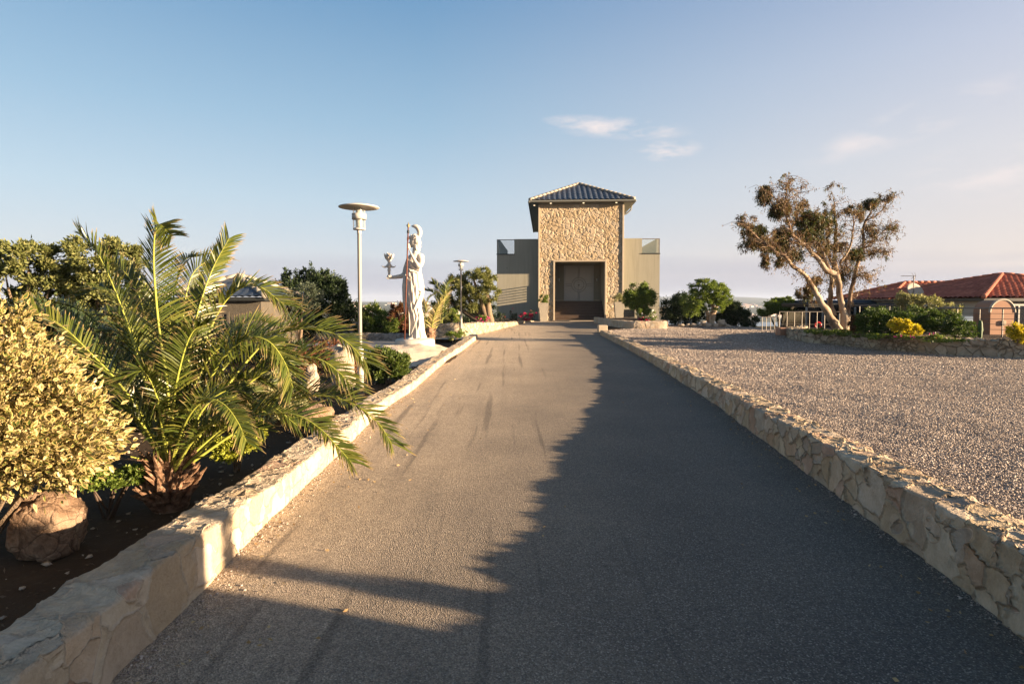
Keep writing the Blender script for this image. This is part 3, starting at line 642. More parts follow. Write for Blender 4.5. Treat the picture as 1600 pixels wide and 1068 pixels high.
stone_wall('road_wall', 'low cream stone wall along the left edge of the asphalt drive', LBW, lambda p: road_z(p.y), lambda p: interp(p.y, LT), .33, 1, M['kerb_l'], nf=28, nt=26, rough=.016, lean=.01)
stone_wall('road_wall', 'low stone wall between the asphalt drive and the gravel yard', RBW, lambda p: road_z(p.y), lambda p: interp(p.y, RT) + .015, .36, -1, M['kerb_r'], nf=28, nt=22, rough=.012, lean=.02, crest=.0)
# planter wall left of the tower
PL = [(-3.5, 22.4), (-2.5, 22.8), (-1.5, 24.2), (-.6, 28), (.3, 32), (1.55, 37.3)]
stone_wall('planter_wall', 'stone planter wall curving from the second lamp to the tower', PL, lambda p: road_z(p.y) - .1, lambda p: interp(p.y, [(22, .76), (24.3, .74), (28, .62), (32, .52), (37.4, .40)]), .35, 1, M['wall'], res=.003, hi=.08, rough=.03)
stone_wall('garden_wall', 'low grey wall behind the statue beyond the paving', [(-9.5, 24.4), (-7, 24.2), (-5, 23.9), (-3.9, 23.4)], lambda p: -.08, lambda p: .28, .3, 1, M['wall_grey'], res=.003, hi=.1)
BP = [(4.95, 34.5), (5.15, 31), (5.45, 28.4), (5.8, 27.75), (6.6, 27.6), (7.5, 27.6), (7.62, 28.3), (7.8, 33)]
stone_wall('planter_wall', 'low pale stone planter edge under the round clipped tree', BP, lambda p: .34, lambda p: .69, .3, 1, M['kerb_l'], res=.003, hi=.08, nf=10)
# curved planter wall on the right
pw = [(1234, 528), (1262, 533), (1310, 537.5), (1360, 543), (1419, 548), (1500, 553), (1600, 557)]
PW = [tuple(G(a, b, gravel_z).xy) for a, b in pw]
e = Vector(PW[-1]); d = (e - Vector(PW[-2])).normalized(); PW += [tuple(e + d * 3), tuple(e + d * 7)]
p0 = Vector(PW[0]); PW = [(p0.x + 1.5, p0.y + 2.4), (p0.x + .5, p0.y + 1.3)] + PW
stone_wall('planter_wall', 'long curved rubble planter wall under the gum tree and hedges', PW, lambda p: gravel_z(p.y) - .04, lambda p: .66, .38, 1, M['wall'], res=.004, hi=.07, nf=22, rough=.035)
# soil in planters
def soil(name, poly, z, bump=.04):
    mb = MB(); c = Vector((sum(p[0] for p in poly) / len(poly), sum(p[1] for p in poly) / len(poly)))
    rings = 9; V = []; n = len(poly) * 4; pp = []
    for i in range(len(poly)):
        a, b = Vector(poly[i]), Vector(poly[(i + 1) % len(poly)])
        for k in range(4): pp.append(a.lerp(b, k / 4))
    for r in range(rings + 1):
        f = r / rings
        for p in pp: q = c.lerp(p, max(f, .001)); V.append((q.x, q.y, z + bump * noise.noise(Vector((q.x * 2, q.y * 2, 1)))))
    Fc = [(r * n + j, r * n + (j + 1) % n, (r + 1) * n + (j + 1) % n, (r + 1) * n + j) for r in range(rings) for j in range(n)]
    mb.add(V, Fc); return tag(mb.build(name, M['soil'], None, True), kind='structure')
off = []
for i, p in enumerate(PW):
    a = Vector(PW[max(i-1, 0)]); b = Vector(PW[min(i+1, len(PW)-1)]); tt = (b - a).normalized(); off.append((p[0] - tt.y * .2, p[1] + tt.x * .2))
soil('planter_soil', off + [(28, 16), (21, 20.5), (14.5, 22.2), (12.5, 22.6)], .60)
soil('planter_soil', [(-3.3, 22.6), (-2.4, 23.0), (-1.6, 24.3), (-.7, 28), (.2, 32), (1.5, 37.5), (1.3, 39.6), (-4.6, 39.8), (-6, 30)], .5)
soil('planter_soil', [(5.2, 34.5), (5.35, 31), (5.7, 28.4), (6.0, 27.9), (7.4, 27.8), (7.6, 33), (7.7, 38)], .62)
# block that ends the right-hand road wall
r = thing('end_block', 'square stone block ending the wall beside the drive', 'stone block', (4.02, 25.3, .25))
mb = MB(); mb.box(-.2, .2, -.2, .2, 0, .34, bev=.02); mb.build('block', M['trim'], r)

# ================================================================ MAIN BUILDING
YAW = R(-3.3); BO = P(907, 501, 38); BO.z = 0
def broot(name, label, cat): return thing(name, label, cat, BO, YAW)
B = broot('villa', 'villa with pebbly stone entrance tower and dark hipped roof at the drive end', 'building')
ZC, FLOOR = 4.45, 1.69
mb = MB()   # tower body
mb.box(-2.8, -1.75, 0, .12, 0, 8.15); mb.box(-2.8, -1.75, .12, 1.0, 0, 1.75); mb.box(-2.8, -1.75, .12, 1.0, 4.29, 8.15); mb.box(-2.8, -1.75, 1.0, 3.5, 0, 8.15)
mb.box(1.62, 2.8, 0, 3.5, 0, 8.15); mb.box(-1.75, 1.62, 0, 3.5, ZC if 0 else 4.29, 8.15); mb.box(-2.8, 2.8, 3.5, 14.9, 0, 8.15)
mb.build('wall', M['render'], B)
nx, nz_ = 132, 190
V = [(-2.74 + 5.48 * i / nx, -.03, .3 + 7.78 * j / nz_) for i in range(nx + 1) for j in range(nz_ + 1)]
grid_obj('stone_facing', V, nx + 1, nz_ + 1, M['tower'], B, True, skip=lambda c: (c[:, 0] > -1.79) & (c[:, 0] < 1.66) & (c[:, 2] < 4.33))
mb = MB()
for x0, x1 in ((-2.83, -2.72), (2.72, 2.83)): mb.box(x0, x1, -.1, .0, .3, 8.05, bev=.01)
mb.box(-1.83, -1.72, -.1, -.002, .3, 4.29, bev=.01); mb.box(1.59, 1.70, -.1, -.002, .3, 4.29, bev=.01); mb.box(-1.83, 1.70, -.1, -.002, 4.292, 4.40, bev=.01)
mb.box(-1.9, 1.8, -.5, -.102, .2, .40)
mb.build('edge_trim', M['trim'], B)
mb = MB()   # floor and porch skirting
mb.box(-1.748, 1.618, 2.1, 3.498, .3, FLOOR); mb.build('porch_floor', M['trim'], B)
st = MB()
for k in range(7):
    z1 = .38 + (FLOOR - .38) * (k + 1) / 7; y0 = k * .3
    st.box(-1.745, 1.615, y0 + .02, 2.098, z1 - .19, z1 - .035); st.box(-1.745, 1.615, y0, 2.097 if k == 6 else y0 + .33, z1 - .033, z1, bev=.006)
st.build('steps', M['wood'], B)
mb = MB()
mb.box(-1.745, -1.003, 3.44, 3.495, FLOOR, 1.80); mb.build('skirting', M['trim'], B); mb = MB(); mb.box(1.153, 1.615, 3.44, 3.495, FLOOR, 1.80); mb.build('skirting', M['trim'], B)
d0 = MB(); d0.box(-1.0, 1.15, 3.42, 3.496, FLOOR + .002, 4.28); door = d0.build('door', M['door'], B)
for x0, x1 in ((-.93, .065), (.085, 1.08)):
    q = MB(); q.box(x0, x1, 3.375, 3.418, FLOOR + .02, 4.2, bev=.008)
    for z0, z1 in ((FLOOR + .12, 2.72), (3.0, 4.1)): q.box(x0 + .07, x1 - .07, 3.36, 3.374, z0, z1, bev=.006)
    q.build('door_leaf', M['door'], door)
q = MB(); cx, cz = .075, 2.86
for r_ in (.52, .36):
    q.tube([(cx + r_ * math.cos(a * math.pi / 18), 3.352, cz + r_ * math.sin(a * math.pi / 18)) for a in range(37)], .024, 6, cap=False)
for z in (2.80, 2.93):
    for x0, x1 in ((-.9, cx - .52), (cx + .52, 1.05)): q.tube([(x0, 3.352, z), (x1, 3.352, z)], .016, 6)
for x in (.02, .13): q.tube([(x, 3.352, 2.34), (x, 3.352, 1.8)], .014, 6); q.tube([(x, 3.352, 3.38), (x, 3.352, 4.1)], .014, 6)
q.build('carved_ring', M['ring'], door)
q = MB(); q.box(.0, .15, 3.30, 3.34, 2.84, 2.875, bev=.01); q.lathe([(.0, 0), (.03, .0), (.03, .03), (0, .03)], (.075, 3.32, 2.76), 10); q.build('handle', M['steel'], door)
for sx_ in (-1.35, 1.38):
    w = thing('wall_light', 'small wall lantern ' + ('left' if sx_ < 0 else 'right') + ' of the grey double door', 'wall light', (0, 0, 0)); w.parent = None
    w.location = Matrix.Translation(BO) @ Matrix.Rotation(YAW, 4, 'Z') @ Vector((sx_, 3.49, 3.2)); w.rotation_euler = (0, 0, YAW)
    q = MB(); q.box(-.04, .04, -.05, 0, -.1, .12, bev=.01); q.lathe([(.0, .2), (.06, .2), (.075, .16), (.06, .15), (0, .15)], (0, -.12, 0), 10); q.build('bracket', M['brass'], w)
    q = MB(); q.lathe([(.0, -.08), (.04, -.08), (.052, .15), (0, .15)], (0, -.12, 0), 10); q.build('glass_shade', M['bulb'], w)
# porch railing in the side opening
q = MB()
for z in (2.82, 2.64, 2.46, 2.28, 2.10, 1.92): q.box(-2.73, -2.68, .12, 1.0, z - .026, z + .026)
q.box(-2.725, -2.685, .93, .97, 1.75, 2.85); q.build('side_railing', M['gutter'], B)
# hipped roof
def hip_roof(name, parent, x0, x1, y0, y1, ze, sl_, pitch, amp, mat, res, ridge_mat, org=(0, 0), rr=.09):
    nx = int((x1 - x0) / res); ny = int((y1 - y0) / res); V = []
    for i in range(nx + 1):
        for j in range(ny + 1):
            x = x0 + (x1 - x0) * i / nx; y = y0 + (y1 - y0) * j / ny
            ex = min(x - x0, x1 - x); ey = min(y - y0, y1 - y); d = min(ex, ey); u = (y - y0) if ex < ey else (x - x0)
            rp = abs(math.sin(math.pi * u / pitch)) ** .7 * amp
            V.append((x - org[0], y - org[1], ze + sl_ * d + rp + .025 * (1 - (d / .36) % 1)))
    o = grid_obj(name, V, nx + 1, ny + 1, mat, parent, False)
    h = min(x1 - x0, y1 - y0) / 2
    if (x1 - x0) < (y1 - y0): A = ((x0 + h), y0 + h); Bq = (x0 + h, y1 - h)
    else: A = (x0 + h, y0 + h); Bq = (x1 - h, y0 + h)
    zt = ze + sl_ * h + amp * .9
    segs = [((x0, y0, ze + amp * .9), (*A, zt)), ((x1, y0, ze + amp * .9), (*(Bq if (x1 - x0) > (y1 - y0) else A), zt)), ((x0, y1, ze + amp * .9), (*(A if (x1 - x0) > (y1 - y0) else Bq), zt)), ((x1, y1, ze + amp * .9), (*Bq, zt))]
    if (Vector(A) - Vector(Bq)).length > .2: segs.append(((*A, zt), (*Bq, zt)))
    mb = MB()
    for a, b in segs:
        a, b = Vector(a), Vector(b); n = max(2, int((b - a).length / .38))
        for k in range(n):
            p, q = a.lerp(b, k / n), a.lerp(b, (k + 1.12) / n if k < n - 1 else 1)
            mb.tube([p - Vector((org[0], org[1], 0)), q - Vector((org[0], org[1], 0))], [rr * 1.12, rr * .85], 8)
    mb.build('ridge_tile', ridge_mat, o, True); return o
hip_roof('roof', B, -3.4, 3.45, -.5, 15.4, 8.27, .50, .35, .085, M['roof_blue'], .035, M['hip_tile'], rr=.10)
q = MB(); q.box(-3.36, 3.41, -.46, 15.36, 8.152, 8.262); q.build('soffit', M['gutter'], B)
q = MB(); q.box(-3.48, 3.53, -.6, -.462, 8.16, 8.29, bev=.03); q.box(-3.5, -3.362, -.6, 15.5, 8.13, 8.26, bev=.03); q.box(3.412, 3.55, -.6, 15.5, 8.13, 8.26, bev=.03)
q.tube([(3.47, .9, 8.13), (3.42, .9, 7.85), (3.15, .9, 7.6), (2.92, .9, 7.5)], .05, 8); q.build('gutter', M['gutter'], B)
t = NT('lit_downlight'); t.fin((.9, .8, .6), .4); t.b.inputs['Emission Color'].default_value = (1, .75, .45, 1); t.b.inputs['Emission Strength'].default_value = .35
for x, y in ((-2.0, -.25), (.15, -.25), (2.3, -.25), (-3.1, .5)):
    q = MB(); q.lathe([(0, 8.11), (.06, 8.11), (.06, 8.15), (0, 8.15)], (x, y, 0), 10); q.build('downlight', t.m, B)
# wings
for s, nm in ((-1, 'left'), (1, 'right')):
    xi, xo, xm = 2.803 * s, (-5.7 if s < 0 else 5.42), (-4.5 if s < 0 else 4.22)
    a, b = sorted((xi, xm)); c, d = sorted((xm, xo)); p0 = 1.15
    q = MB(); q.box(a, b, p0, 12, 0, 5.95); 
    q.box(c, d, p0, 12, 0, 4.88) if True else 0
    e0, e1 = (xo, xo + .2) if s < 0 else (xo - .2, xo)
    wg = q.build('wing', M['render'], B)
    q = MB(); q.box(e0, e1, p0 + 1.15 if 0 else p0 + .12, p0 + 8.5, 4.882, 5.93); q.build('parapet', M['render'], B)
    q = MB(); q.box(c - .03, d + .03, p0 - .04, p0 + .1, 4.883, 4.94); q.build('ledge', M['dark'], B)
    q = MB(); q.box(c + .02, d - .02, p0 + .02, p0 + .035, 4.945, 5.88)
    q.build('glass_panel', M['glass'], B)
    q = MB(); q.box(c, d, p0 + .01, p0 + .05, 5.885, 5.935); q.box((xo if s < 0 else xo - .04), (xo + .04 if s < 0 else xo), p0 + .012, p0 + .048, 4.942, 5.884); q.build('handrail', M['steel'], B)
q = MB(); q.box(2.95, 3.75, 1.1, 1.148, .55, 1.12); q.build('window', M['blacksteel'], B)
q = MB()
for z in (.55, 1.10): q.box(2.95, 3.75, 1.07, 1.098, z, z + .03)
q.build('window_frame', M['gutter'], B)
q = MB(); q.ball((-5.0, 1.13, 3.95), .03, 8); q.build('wall_sensor', M['dark'], B)
# slatted box beside the wing
r = thing('slatted_box', 'white slatted box standing by the right wing of the villa', 'box', P(1037, 501, 36.5), YAW)
q = MB(); q.box(-.22, .22, -.2, .2, -.1, .9); q.build('case', M['lamp'], r)
q = MB()
for k in range(5): q.box(-.2 + .088 * k, -.15 + .088 * k, -.235, -.202, -.02, .86)
q.build('slat', M['trim'], r)

# fallen leaves and bits of stone
def litter(name, label, pts, ln, wd, mat):
    pts = np.asarray(pts); D = rng.normal(size=pts.shape) * [1, 1, .22]; V, Q, uv = leaf_geo(pts, D, ln, wd); return tag(quads_obj(name, V, Q, mat, None, False, uv), label, 'leaf litter', kind='stuff')
n = 420; y = rng.uniform(1.5 ** .5, 22 ** .5, n) ** 2; sd = rng.uniform(size=n); x = np.array([xat(LBW, a) + abs(rng.normal(0, .35)) + .03 if s_ < .55 else (xat(RBW, a) - abs(rng.normal(0, .22)) - .03 if s_ < .9 else rng.uniform(-1.4, 2.4)) for a, s_ in zip(y, sd)])
litter('fallen_leaves', 'small dry leaves fallen on the asphalt', np.stack([x, y, [road_z(a) + .008 for a in y]], 1), .028, .008, L['dry'])
n = 1100; y = rng.uniform(2.6, 13, n); x = rng.uniform(0, 1, n) ** 1.2 * -3.2 - 2.15
litter('fallen_leaves', 'dry leaves and bark lying on the garden bed', np.stack([x, y, [ground_z(a, b) + .012 for a, b in zip(x, y)]], 1), .032, .007, M['bark'])
n = 900; y = rng.uniform(2.6, 13, n); x = rng.uniform(0, 1, n) * -3.2 - 2.15
tag(scatter('bed_stones', np.stack([x, y, [ground_z(a, b) + .003 for a, b in zip(x, y)]], 1), rng.uniform(.006, .03, n) ** 1.0, M['rubble']), 'small stones strewn over the garden bed', 'stones', kind='stuff')
# ================================================================ LAMPS
def lamp(label, px, py, Y, H=3.16):
    p = P(px, py, Y); r = thing('street_lamp', label, 'street lamp', p, 0, 'disc-topped lamps along the drive')
    q = MB(); q.lathe([(0, -.1), (.053, -.1), (.053, .78), (.034, .82), (0, .82)], n=20); q.lathe([(0, .82), (.031, .82), (.031, 2.66), (.036, 2.662), (.036, 2.73), (0, 2.73)], n=20); q.build('pole', M['lamp'], r, True)
    q = MB(); q.lathe([(0, 2.725), (.10, 2.725), (.10, 2.745), (.07, 2.76), (0, 2.76)], n=24)
    for k in range(4):
        a = .5 + k * math.pi / 2; q.tube([(.093 * math.cos(a), .093 * math.sin(a), 2.73), (.093 * math.cos(a), .093 * math.sin(a), 3.09)], .007, 6)
    q.build('cage', M['lamp'], r)
    q = MB(); n = 28
    V = [(rr * math.cos(2*math.pi*j/n), rr * math.sin(2*math.pi*j/n), z) for rr, z in ((.116, 2.895), (.116, 2.99), (.108, 2.99), (.108, 2.895)) for j in range(n)]
    q.add(V, [(i*n+j, i*n+(j+1) % n, ((i+1) % 4)*n+(j+1) % n, ((i+1) % 4)*n+j) for i in range(4) for j in range(n)]); q.build('ring_band', M['lamp'], r, True)
    q = MB(); q.lathe([(0, 2.762), (.046, 2.762), (.052, 2.95), (.046, 3.06), (0, 3.06)], n=16); q.build('bulb', M['bulb'], r, True)
    q = MB(); q.lathe([(.078, 2.764), (.078, 3.088)], n=20); q.Fc = [f for f in q.Fc if len(f) == 4]; q.M = [0] * len(q.Fc); q.build('glass_tube', M['lampglass'], r, True)
    q = MB(); q.lathe([(0, 3.092), (.09, 3.092), (.325, 3.088), (.332, 3.098), (.32, 3.108), (.12, 3.15), (0, 3.16)], n=40); q.build('disc_shade', M['lamp'], r, True)
    r.scale = (H / 3.16,) * 3; return r
lamp('tall grey lamp with a disc shade beside the palm and the round bush', 563.5, 614, 9.5)
lamp('more distant grey disc lamp near the far end of the drive wall', 720.5, 524, 23.2, 3.08)

# ================================================================ STATUE
SO = P(651, 536, 16.0); KZ = 16 / F / 4.856
def SP(zx, zy, y=0): return Vector(((zx - 434) * KZ, y, (988 - zy) * KZ))
ST = thing('statue', 'white statue of a draped woman holding up a torch on an oval plinth', 'statue', SO)
def remeshed(mb, name, mat, parent, vox, smooth=2):
    o = mb.build(name, mat, parent, True); m = o.modifiers.new('r', 'REMESH'); m.mode = 'VOXEL'; m.voxel_size = vox; m.use_smooth_shade = True
    s_ = o.modifiers.new('s', 'SMOOTH'); s_.iterations = smooth; s_.factor = .4
    me = bpy.data.meshes.new_from_object(o.evaluated_get(bpy.context.evaluated_depsgraph_get())); o.modifiers.clear(); o.data = me
    if not me.materials: me.materials.append(mat)
    return o
prof = [(962, 368, 512, .30), (945, 376, 506, .27), (915, 386, 496, .23), (880, 388, 492, .22), (820, 384, 487, .23), (760, 378, 478, .23), (715, 374, 466, .22), (680, 366, 470, .235), (640, 360, 480, .25), (600, 356, 487, .26), (560, 356, 489, .26), (520, 356, 484, .25), (480, 354, 476, .23), (445, 356, 470, .21), (410, 356, 470, .21), (375, 356, 478, .22), (345, 362, 482, .22), (322, 382, 478, .20), (308, 400, 468, .15), (296, 412, 456, .10), (270, 414, 450, .085)]
q = MB(); n = 110; V = []
zs = np.linspace(962, 270, 150)
pz = [p[0] for p in prof][::-1]
for zy in zs:
    xl = np.interp(zy, pz, [p[1] for p in prof][::-1]); xr = np.interp(zy, pz, [p[2] for p in prof][::-1]); dd = np.interp(zy, pz, [p[3] for p in prof][::-1])
    cx = (xl + xr) / 2; rx = (xr - xl) / 2 * KZ; h = (988 - zy) * KZ
    am = .020 * sm(300, 420, zy) * (1 if zy > 460 else .6)
    for j in range(n):
        a = 2 * math.pi * j / n
        ph = 11 * a + 5.2 * h * (1.2 if zy > 500 else 2.4) + 1.3 * math.sin(2.3 * h + 2 * a)
        f = 1 + am / max(rx, .1) * (abs(math.sin(ph * .5)) * 1.6 - .8) + am * .3 / max(rx, .1) * math.sin(23 * a - 5 * h)
        c_ = SP(cx, zy); V.append((c_.x + rx * f * math.cos(a), dd * f * math.sin(a), c_.z))
k = len(zs); q.add(V, [(i*n+j, i*n+(j+1) % n, (i+1)*n+(j+1) % n, (i+1)*n+j) for i in range(k-1) for j in range(n)] + [tuple(range(n-1, -1, -1)), tuple(range((k-1)*n, k*n))])
# diagonal drapery rolls round the hips and across the chest
for (a, b, c_, r_) in [((360, 470), (420, 560), (484, 600), .035), ((362, 520), (420, 610), (478, 650), .03), ((470, 560), (420, 660), (385, 720), .03), ((478, 610), (440, 700), (400, 780), .028),
                       ((372, 350), (410, 400), (440, 430), .03), ((360, 400), (400, 440), (455, 455), .035), ((460, 720), (440, 820), (400, 920), .026), ((466, 740), (466, 840), (440, 940), .024), ((384, 730), (392, 830), (388, 930), .022)]:
    q.tube([SP(*a, -.19), SP(*b, -.235), SP(*c_, -.19)], [r_ * .6, r_, r_ * .6], 8)
# cloth panel hanging from the left arm
q.tube([SP(356, 470, -.02), SP(350, 560, -.03), SP(352, 660, -.03), SP(354, 770, -.02)], [.07, .085, .08, .03], 10)
q.tube([SP(344, 470, .03), SP(342, 560, .03), SP(346, 640, .02)], [.04, .05, .02], 8)
# head (in profile, facing left), hair, neck
q.ball(SP(418, 222, 0), (.125, .115, .155), 18); q.tube([SP(428, 262), SP(432, 305)], [.075, .10], 12)
q.tube([SP(391, 222), SP(384, 231), SP(392, 238)], [.012, .022, .014], 8); q.ball(SP(393, 246), (.025, .03, .014), 8); q.ball(SP(397, 258), (.035, .035, .028), 8); q.ball(SP(392, 208), (.02, .06, .015), 8)
for (x, y, r_) in [(440, 205, .10), (448, 230, .10), (450, 258, .085), (446, 285, .075), (440, 310, .06), (425, 188, .10), (405, 190, .075), (452, 215, .07), (388, 190, .045), (436, 250, .09)]: q.ball(SP(x, y, -.02), (r_, r_ * 1.2, r_), 10)
for k in range(46):
    a = rng.uniform(0, 6.28); x = rng.uniform(400, 458); y = rng.uniform(180, 300) if x > 430 else rng.uniform(176, 205); q.ball(SP(x, y, rng.choice([-1, 1]) * rng.uniform(.06, .13)), rng.uniform(.018, .034), 6)
q.tube([SP(372, 178), SP(370, 205), SP(373, 232)], [.016, .026, .014], 8); q.tube([SP(374, 200), SP(400, 190)], [.02, .03], 8)   # diadem in front of the brow
# crescent on the head
Cc = catmull([SP(436, 196), SP(459, 172), SP(460, 140), (SP(445, 114)), SP(420, 104), SP(398, 105)], 24)
q.tube(Cc, [.05 + .035 * math.sin(math.pi * (1 - i / 24) ** .8) - .045 * (i / 24) ** 2 for i in range(25)], 12)
# right arm: shoulder, elbow, hand on the staff
q.tube(catmull([SP(464, 330, -.10), SP(482, 372, -.20), SP(468, 410, -.27), SP(440, 372, -.30), SP(412, 318, -.30), SP(394, 282, -.28)], 20), [.10 - .0045 * i + (.01 if 7 < i < 11 else 0) for i in range(21)], 12)
q.ball(SP(466, 335, -.06), (.12, .13, .10), 12); q.ball(SP(392, 268, -.27), (.045, .04, .062), 10)
for k in range(4): q.tube([SP(398, 276 - 9 * k, -.30), SP(386, 273 - 9 * k, -.315), SP(379, 272 - 9 * k, -.27)], [.017, .016, .012], 7)
q.tube([SP(398, 258, -.25), SP(392, 244, -.26), SP(386, 240, -.27)], [.018, .016, .011], 7)
for k in range(5): q.tube([SP(446 + 4 * k, 400 + 3 * k, -.2), SP(446 + 5 * k, 440 + 2 * k, -.2)], [.035, .02], 7)
# left arm held out, hand under the torch
q.tube(catmull([SP(380, 350, .10), SP(350, 420, .14), SP(335, 470, .10), SP(290, 484, .02), (SP(246, 490, -.02))], 18), [.095 - .0028 * i for i in range(19)], 12)
q.ball(SP(332, 474, .08), (.085, .085, .085), 10)
q.ball(SP(236, 490, -.02), (.055, .05, .04), 10)
for k in range(4): q.tube([SP(240, 497, -.05 + .03 * k), SP(218, 500, -.055 + .03 * k), SP(211, 488, -.05 + .028 * k)], [.017, .017, .012], 7)
q.tube([SP(248, 486, -.05), SP(240, 474, -.06), SP(232, 470, -.05)], [.02, .017, .012], 7)
# feet
q.ball(SP(400, 952, -.30), (.10, .12, .05), 10); q.ball(SP(470, 955, -.25), (.09, .10, .05), 10)
for k in range(5): q.ball(SP(385 + 9 * k, 956, -.41 + .005 * k), (.018, .035, .02), 7)
remeshed(q, 'figure', M['white'], ST, .0095, 1)
q = MB(); q.lathe([(0, 488), (18, 486), (17, 478), (9, 470), (10, 440), (16, 432), (9, 426), (12, 408), (20, 400), (20, 388), (11, 380), (10, 372), (26, 345), (32, 318), (28, 316), (0, 330)][::1] and [(r_ * KZ, (988 - z) * KZ) for r_, z in [(0, 488), (18, 486), (17, 478), (9, 470), (10, 440), (15, 434), (9, 428), (13, 416), (20, 406), (20, 394), (10, 384), (11, 372), (27, 348), (31, 322), (20, 330), (0, 335)]], (SP(230, 0).x, -.02, 0), 24)
for k in range(16):
    a = k * math.pi / 8; c_ = SP(230, 345, -.02); o_ = Vector((math.cos(a), math.sin(a), 0)); q.tube([c_ + o_ * .08 + Vector((0, 0, -.02)), c_ + o_ * .115 + Vector((0, 0, .06)), c_ + o_ * rng.uniform(.11, .15) + Vector((0, 0, rng.uniform(.09, .14)))], [.022, .02, .004], 6)
for k in range(8):
    a = k * math.pi / 4; c_ = SP(230, 335, -.02); o_ = Vector((math.cos(a), math.sin(a), 0)); q.tube([c_ + o_ * .03, c_ + o_ * .05 + Vector((0, 0, .08)), c_ + o_ * .03 + Vector((0, 0, rng.uniform(.09, .13)))], [.02, .018, .003], 6)
for sx_ in (-1, 1): q.tube(catmull([SP(236, 395, -.02), SP(230 + sx_ * 18, 408, -.04), SP(230 + sx_ * 38, 412, -.05), SP(230 + sx_ * 54, 402, -.05)], 8), [.02, .028, .03, .03, .028, .022, .016, .012, .006], 7)
q.build('torch', M['white'], ST, True)
V = []; q = MB()
for z, s_ in ((-.25, 1.0), (.02, 1.0), (.09, .99), (.125, .93), (.15, .6), (.155, .01)):
    for j in range(40):
        a = 2 * math.pi * j / 40; k = 1 + .05 * noise.noise(Vector((math.cos(a) * 1.5, math.sin(a) * 1.5, z * 2)))
        V.append((-.03 + .56 * s_ * k * math.cos(a), -.03 + .50 * s_ * k * math.sin(a), z))
q.add(V, [(i*40+j, i*40+(j+1) % 40, (i+1)*40+(j+1) % 40, (i+1)*40+j) for i in range(5) for j in range(40)]); q.build('plinth', M['white'], ST, True)
r = thing('staff', 'dark red iron staff gripped by the white statue', 'staff', SO)
q = MB(); q.tube([SP(361, 955, -.36), SP(391, 118, -.315)], .0185, 10); q.build('shaft', M['rust'], r, True)
q = MB(); c_ = SP(392, 112, -.315); q.lathe([(0, -.05), (.03, -.04), (.035, -.02), (.015, 0), (.03, .02), (.03, .04), (.012, .05), (.012, .08), (0, .10)], c_, 12); q.tube([c_ + Vector((-.06, 0, .01)), c_ + Vector((.05, 0, .01))], .012, 6); q.build('finial', M['brass'], r, True)
q = MB(); q.lathe([(0, -.03), (.035, -.02), (.035, .05), (0, .06)], SP(390, 160, -.315), 10); q.build('collar', M['dark'], r, True)
# lit mound the statue stands on
V = []; nu, nv = 70, 60
for i in range(nu):
    for j in range(nv):
        x = -5.2 + 3.6 * i / (nu - 1); y = 11.8 + 6.6 * j / (nv - 1)
        xw = xat(LBW, y) - .3; u = (x + 3.05) / 1.5; v = (y - 15.6) / 2.6
        d = math.hypot(u if x < -3.05 else u * .75, v * (1.0 if y > 15.6 else .82)); h = .36 * (1 - sm(.25, 1.15, d)) + .05 * noise.noise(Vector((x * 1.6, y * 1.6, 0))) + .025 * noise.noise(Vector((x * 5, y * 5, 0)))
        V.append((x + 3, y - 15, .08 + h - (.35 if d > 1.1 else 0) * sm(1.1, 1.3, d)))
o = grid_obj('rock_mound', V, nu, nv, M['mound'], None, True, skip=lambda c: np.array([c_[0] - 3 > xat(LBW, c_[1] + 15) - .25 for c_ in c])); o.location = (-3, 15, 0)
tag(o, kind='structure')
for i, (px, py, Y, r_, lb) in enumerate([(536, 577, 9.9, (.19, .2, .42), 'tall white standing rock behind the palm fronds'), (487, 592, 9.2, (.11, .13, .22), 'small upright grey rock half hidden by palm fronds'), (487, 650, 6.9, (.22, .2, .13), 'low brown rock in the bed beside the drive wall')]):
    c_ = P(px, py, Y); rockmesh('rock', lb, 'rock', c_, r_, M['whiterock'] if i < 2 else M['boulder'], i + 2, n=30)
c_ = P(80, 836, 3.6); rockmesh('boulder', 'rough brown boulder in the dark bed below the variegated shrub', 'boulder', (c_.x, c_.y, .17), (.165, .17, .21), M['boulder'], 5, n=60, rough=.22)

# ================================================================ PLANTS, LEFT BED
c0 = P(-76, 612, 3.35)
vb = [(c0.x, c0.y + .1, .90, .78, .7, .52), (c0.x - .12, c0.y + .25, 1.26, .54, .5, .50), (c0.x + .45, c0.y + .05, .80, .42, .45, .38), (c0.x - .15, c0.y - .1, .66, .6, .5, .30), (c0.x + .14, c0.y, 1.0, .46, .5, .36), (c0.x + .3, c0.y + .1, .98, .34, .4, .28)]
bush('variegated_shrub', 'large shrub of cream-edged leaves filling the left edge in sun', 'shrub', vb, 36000, .046, .0115, L['var'], sub=40, sig=.20, inner=.55, zb=.02)
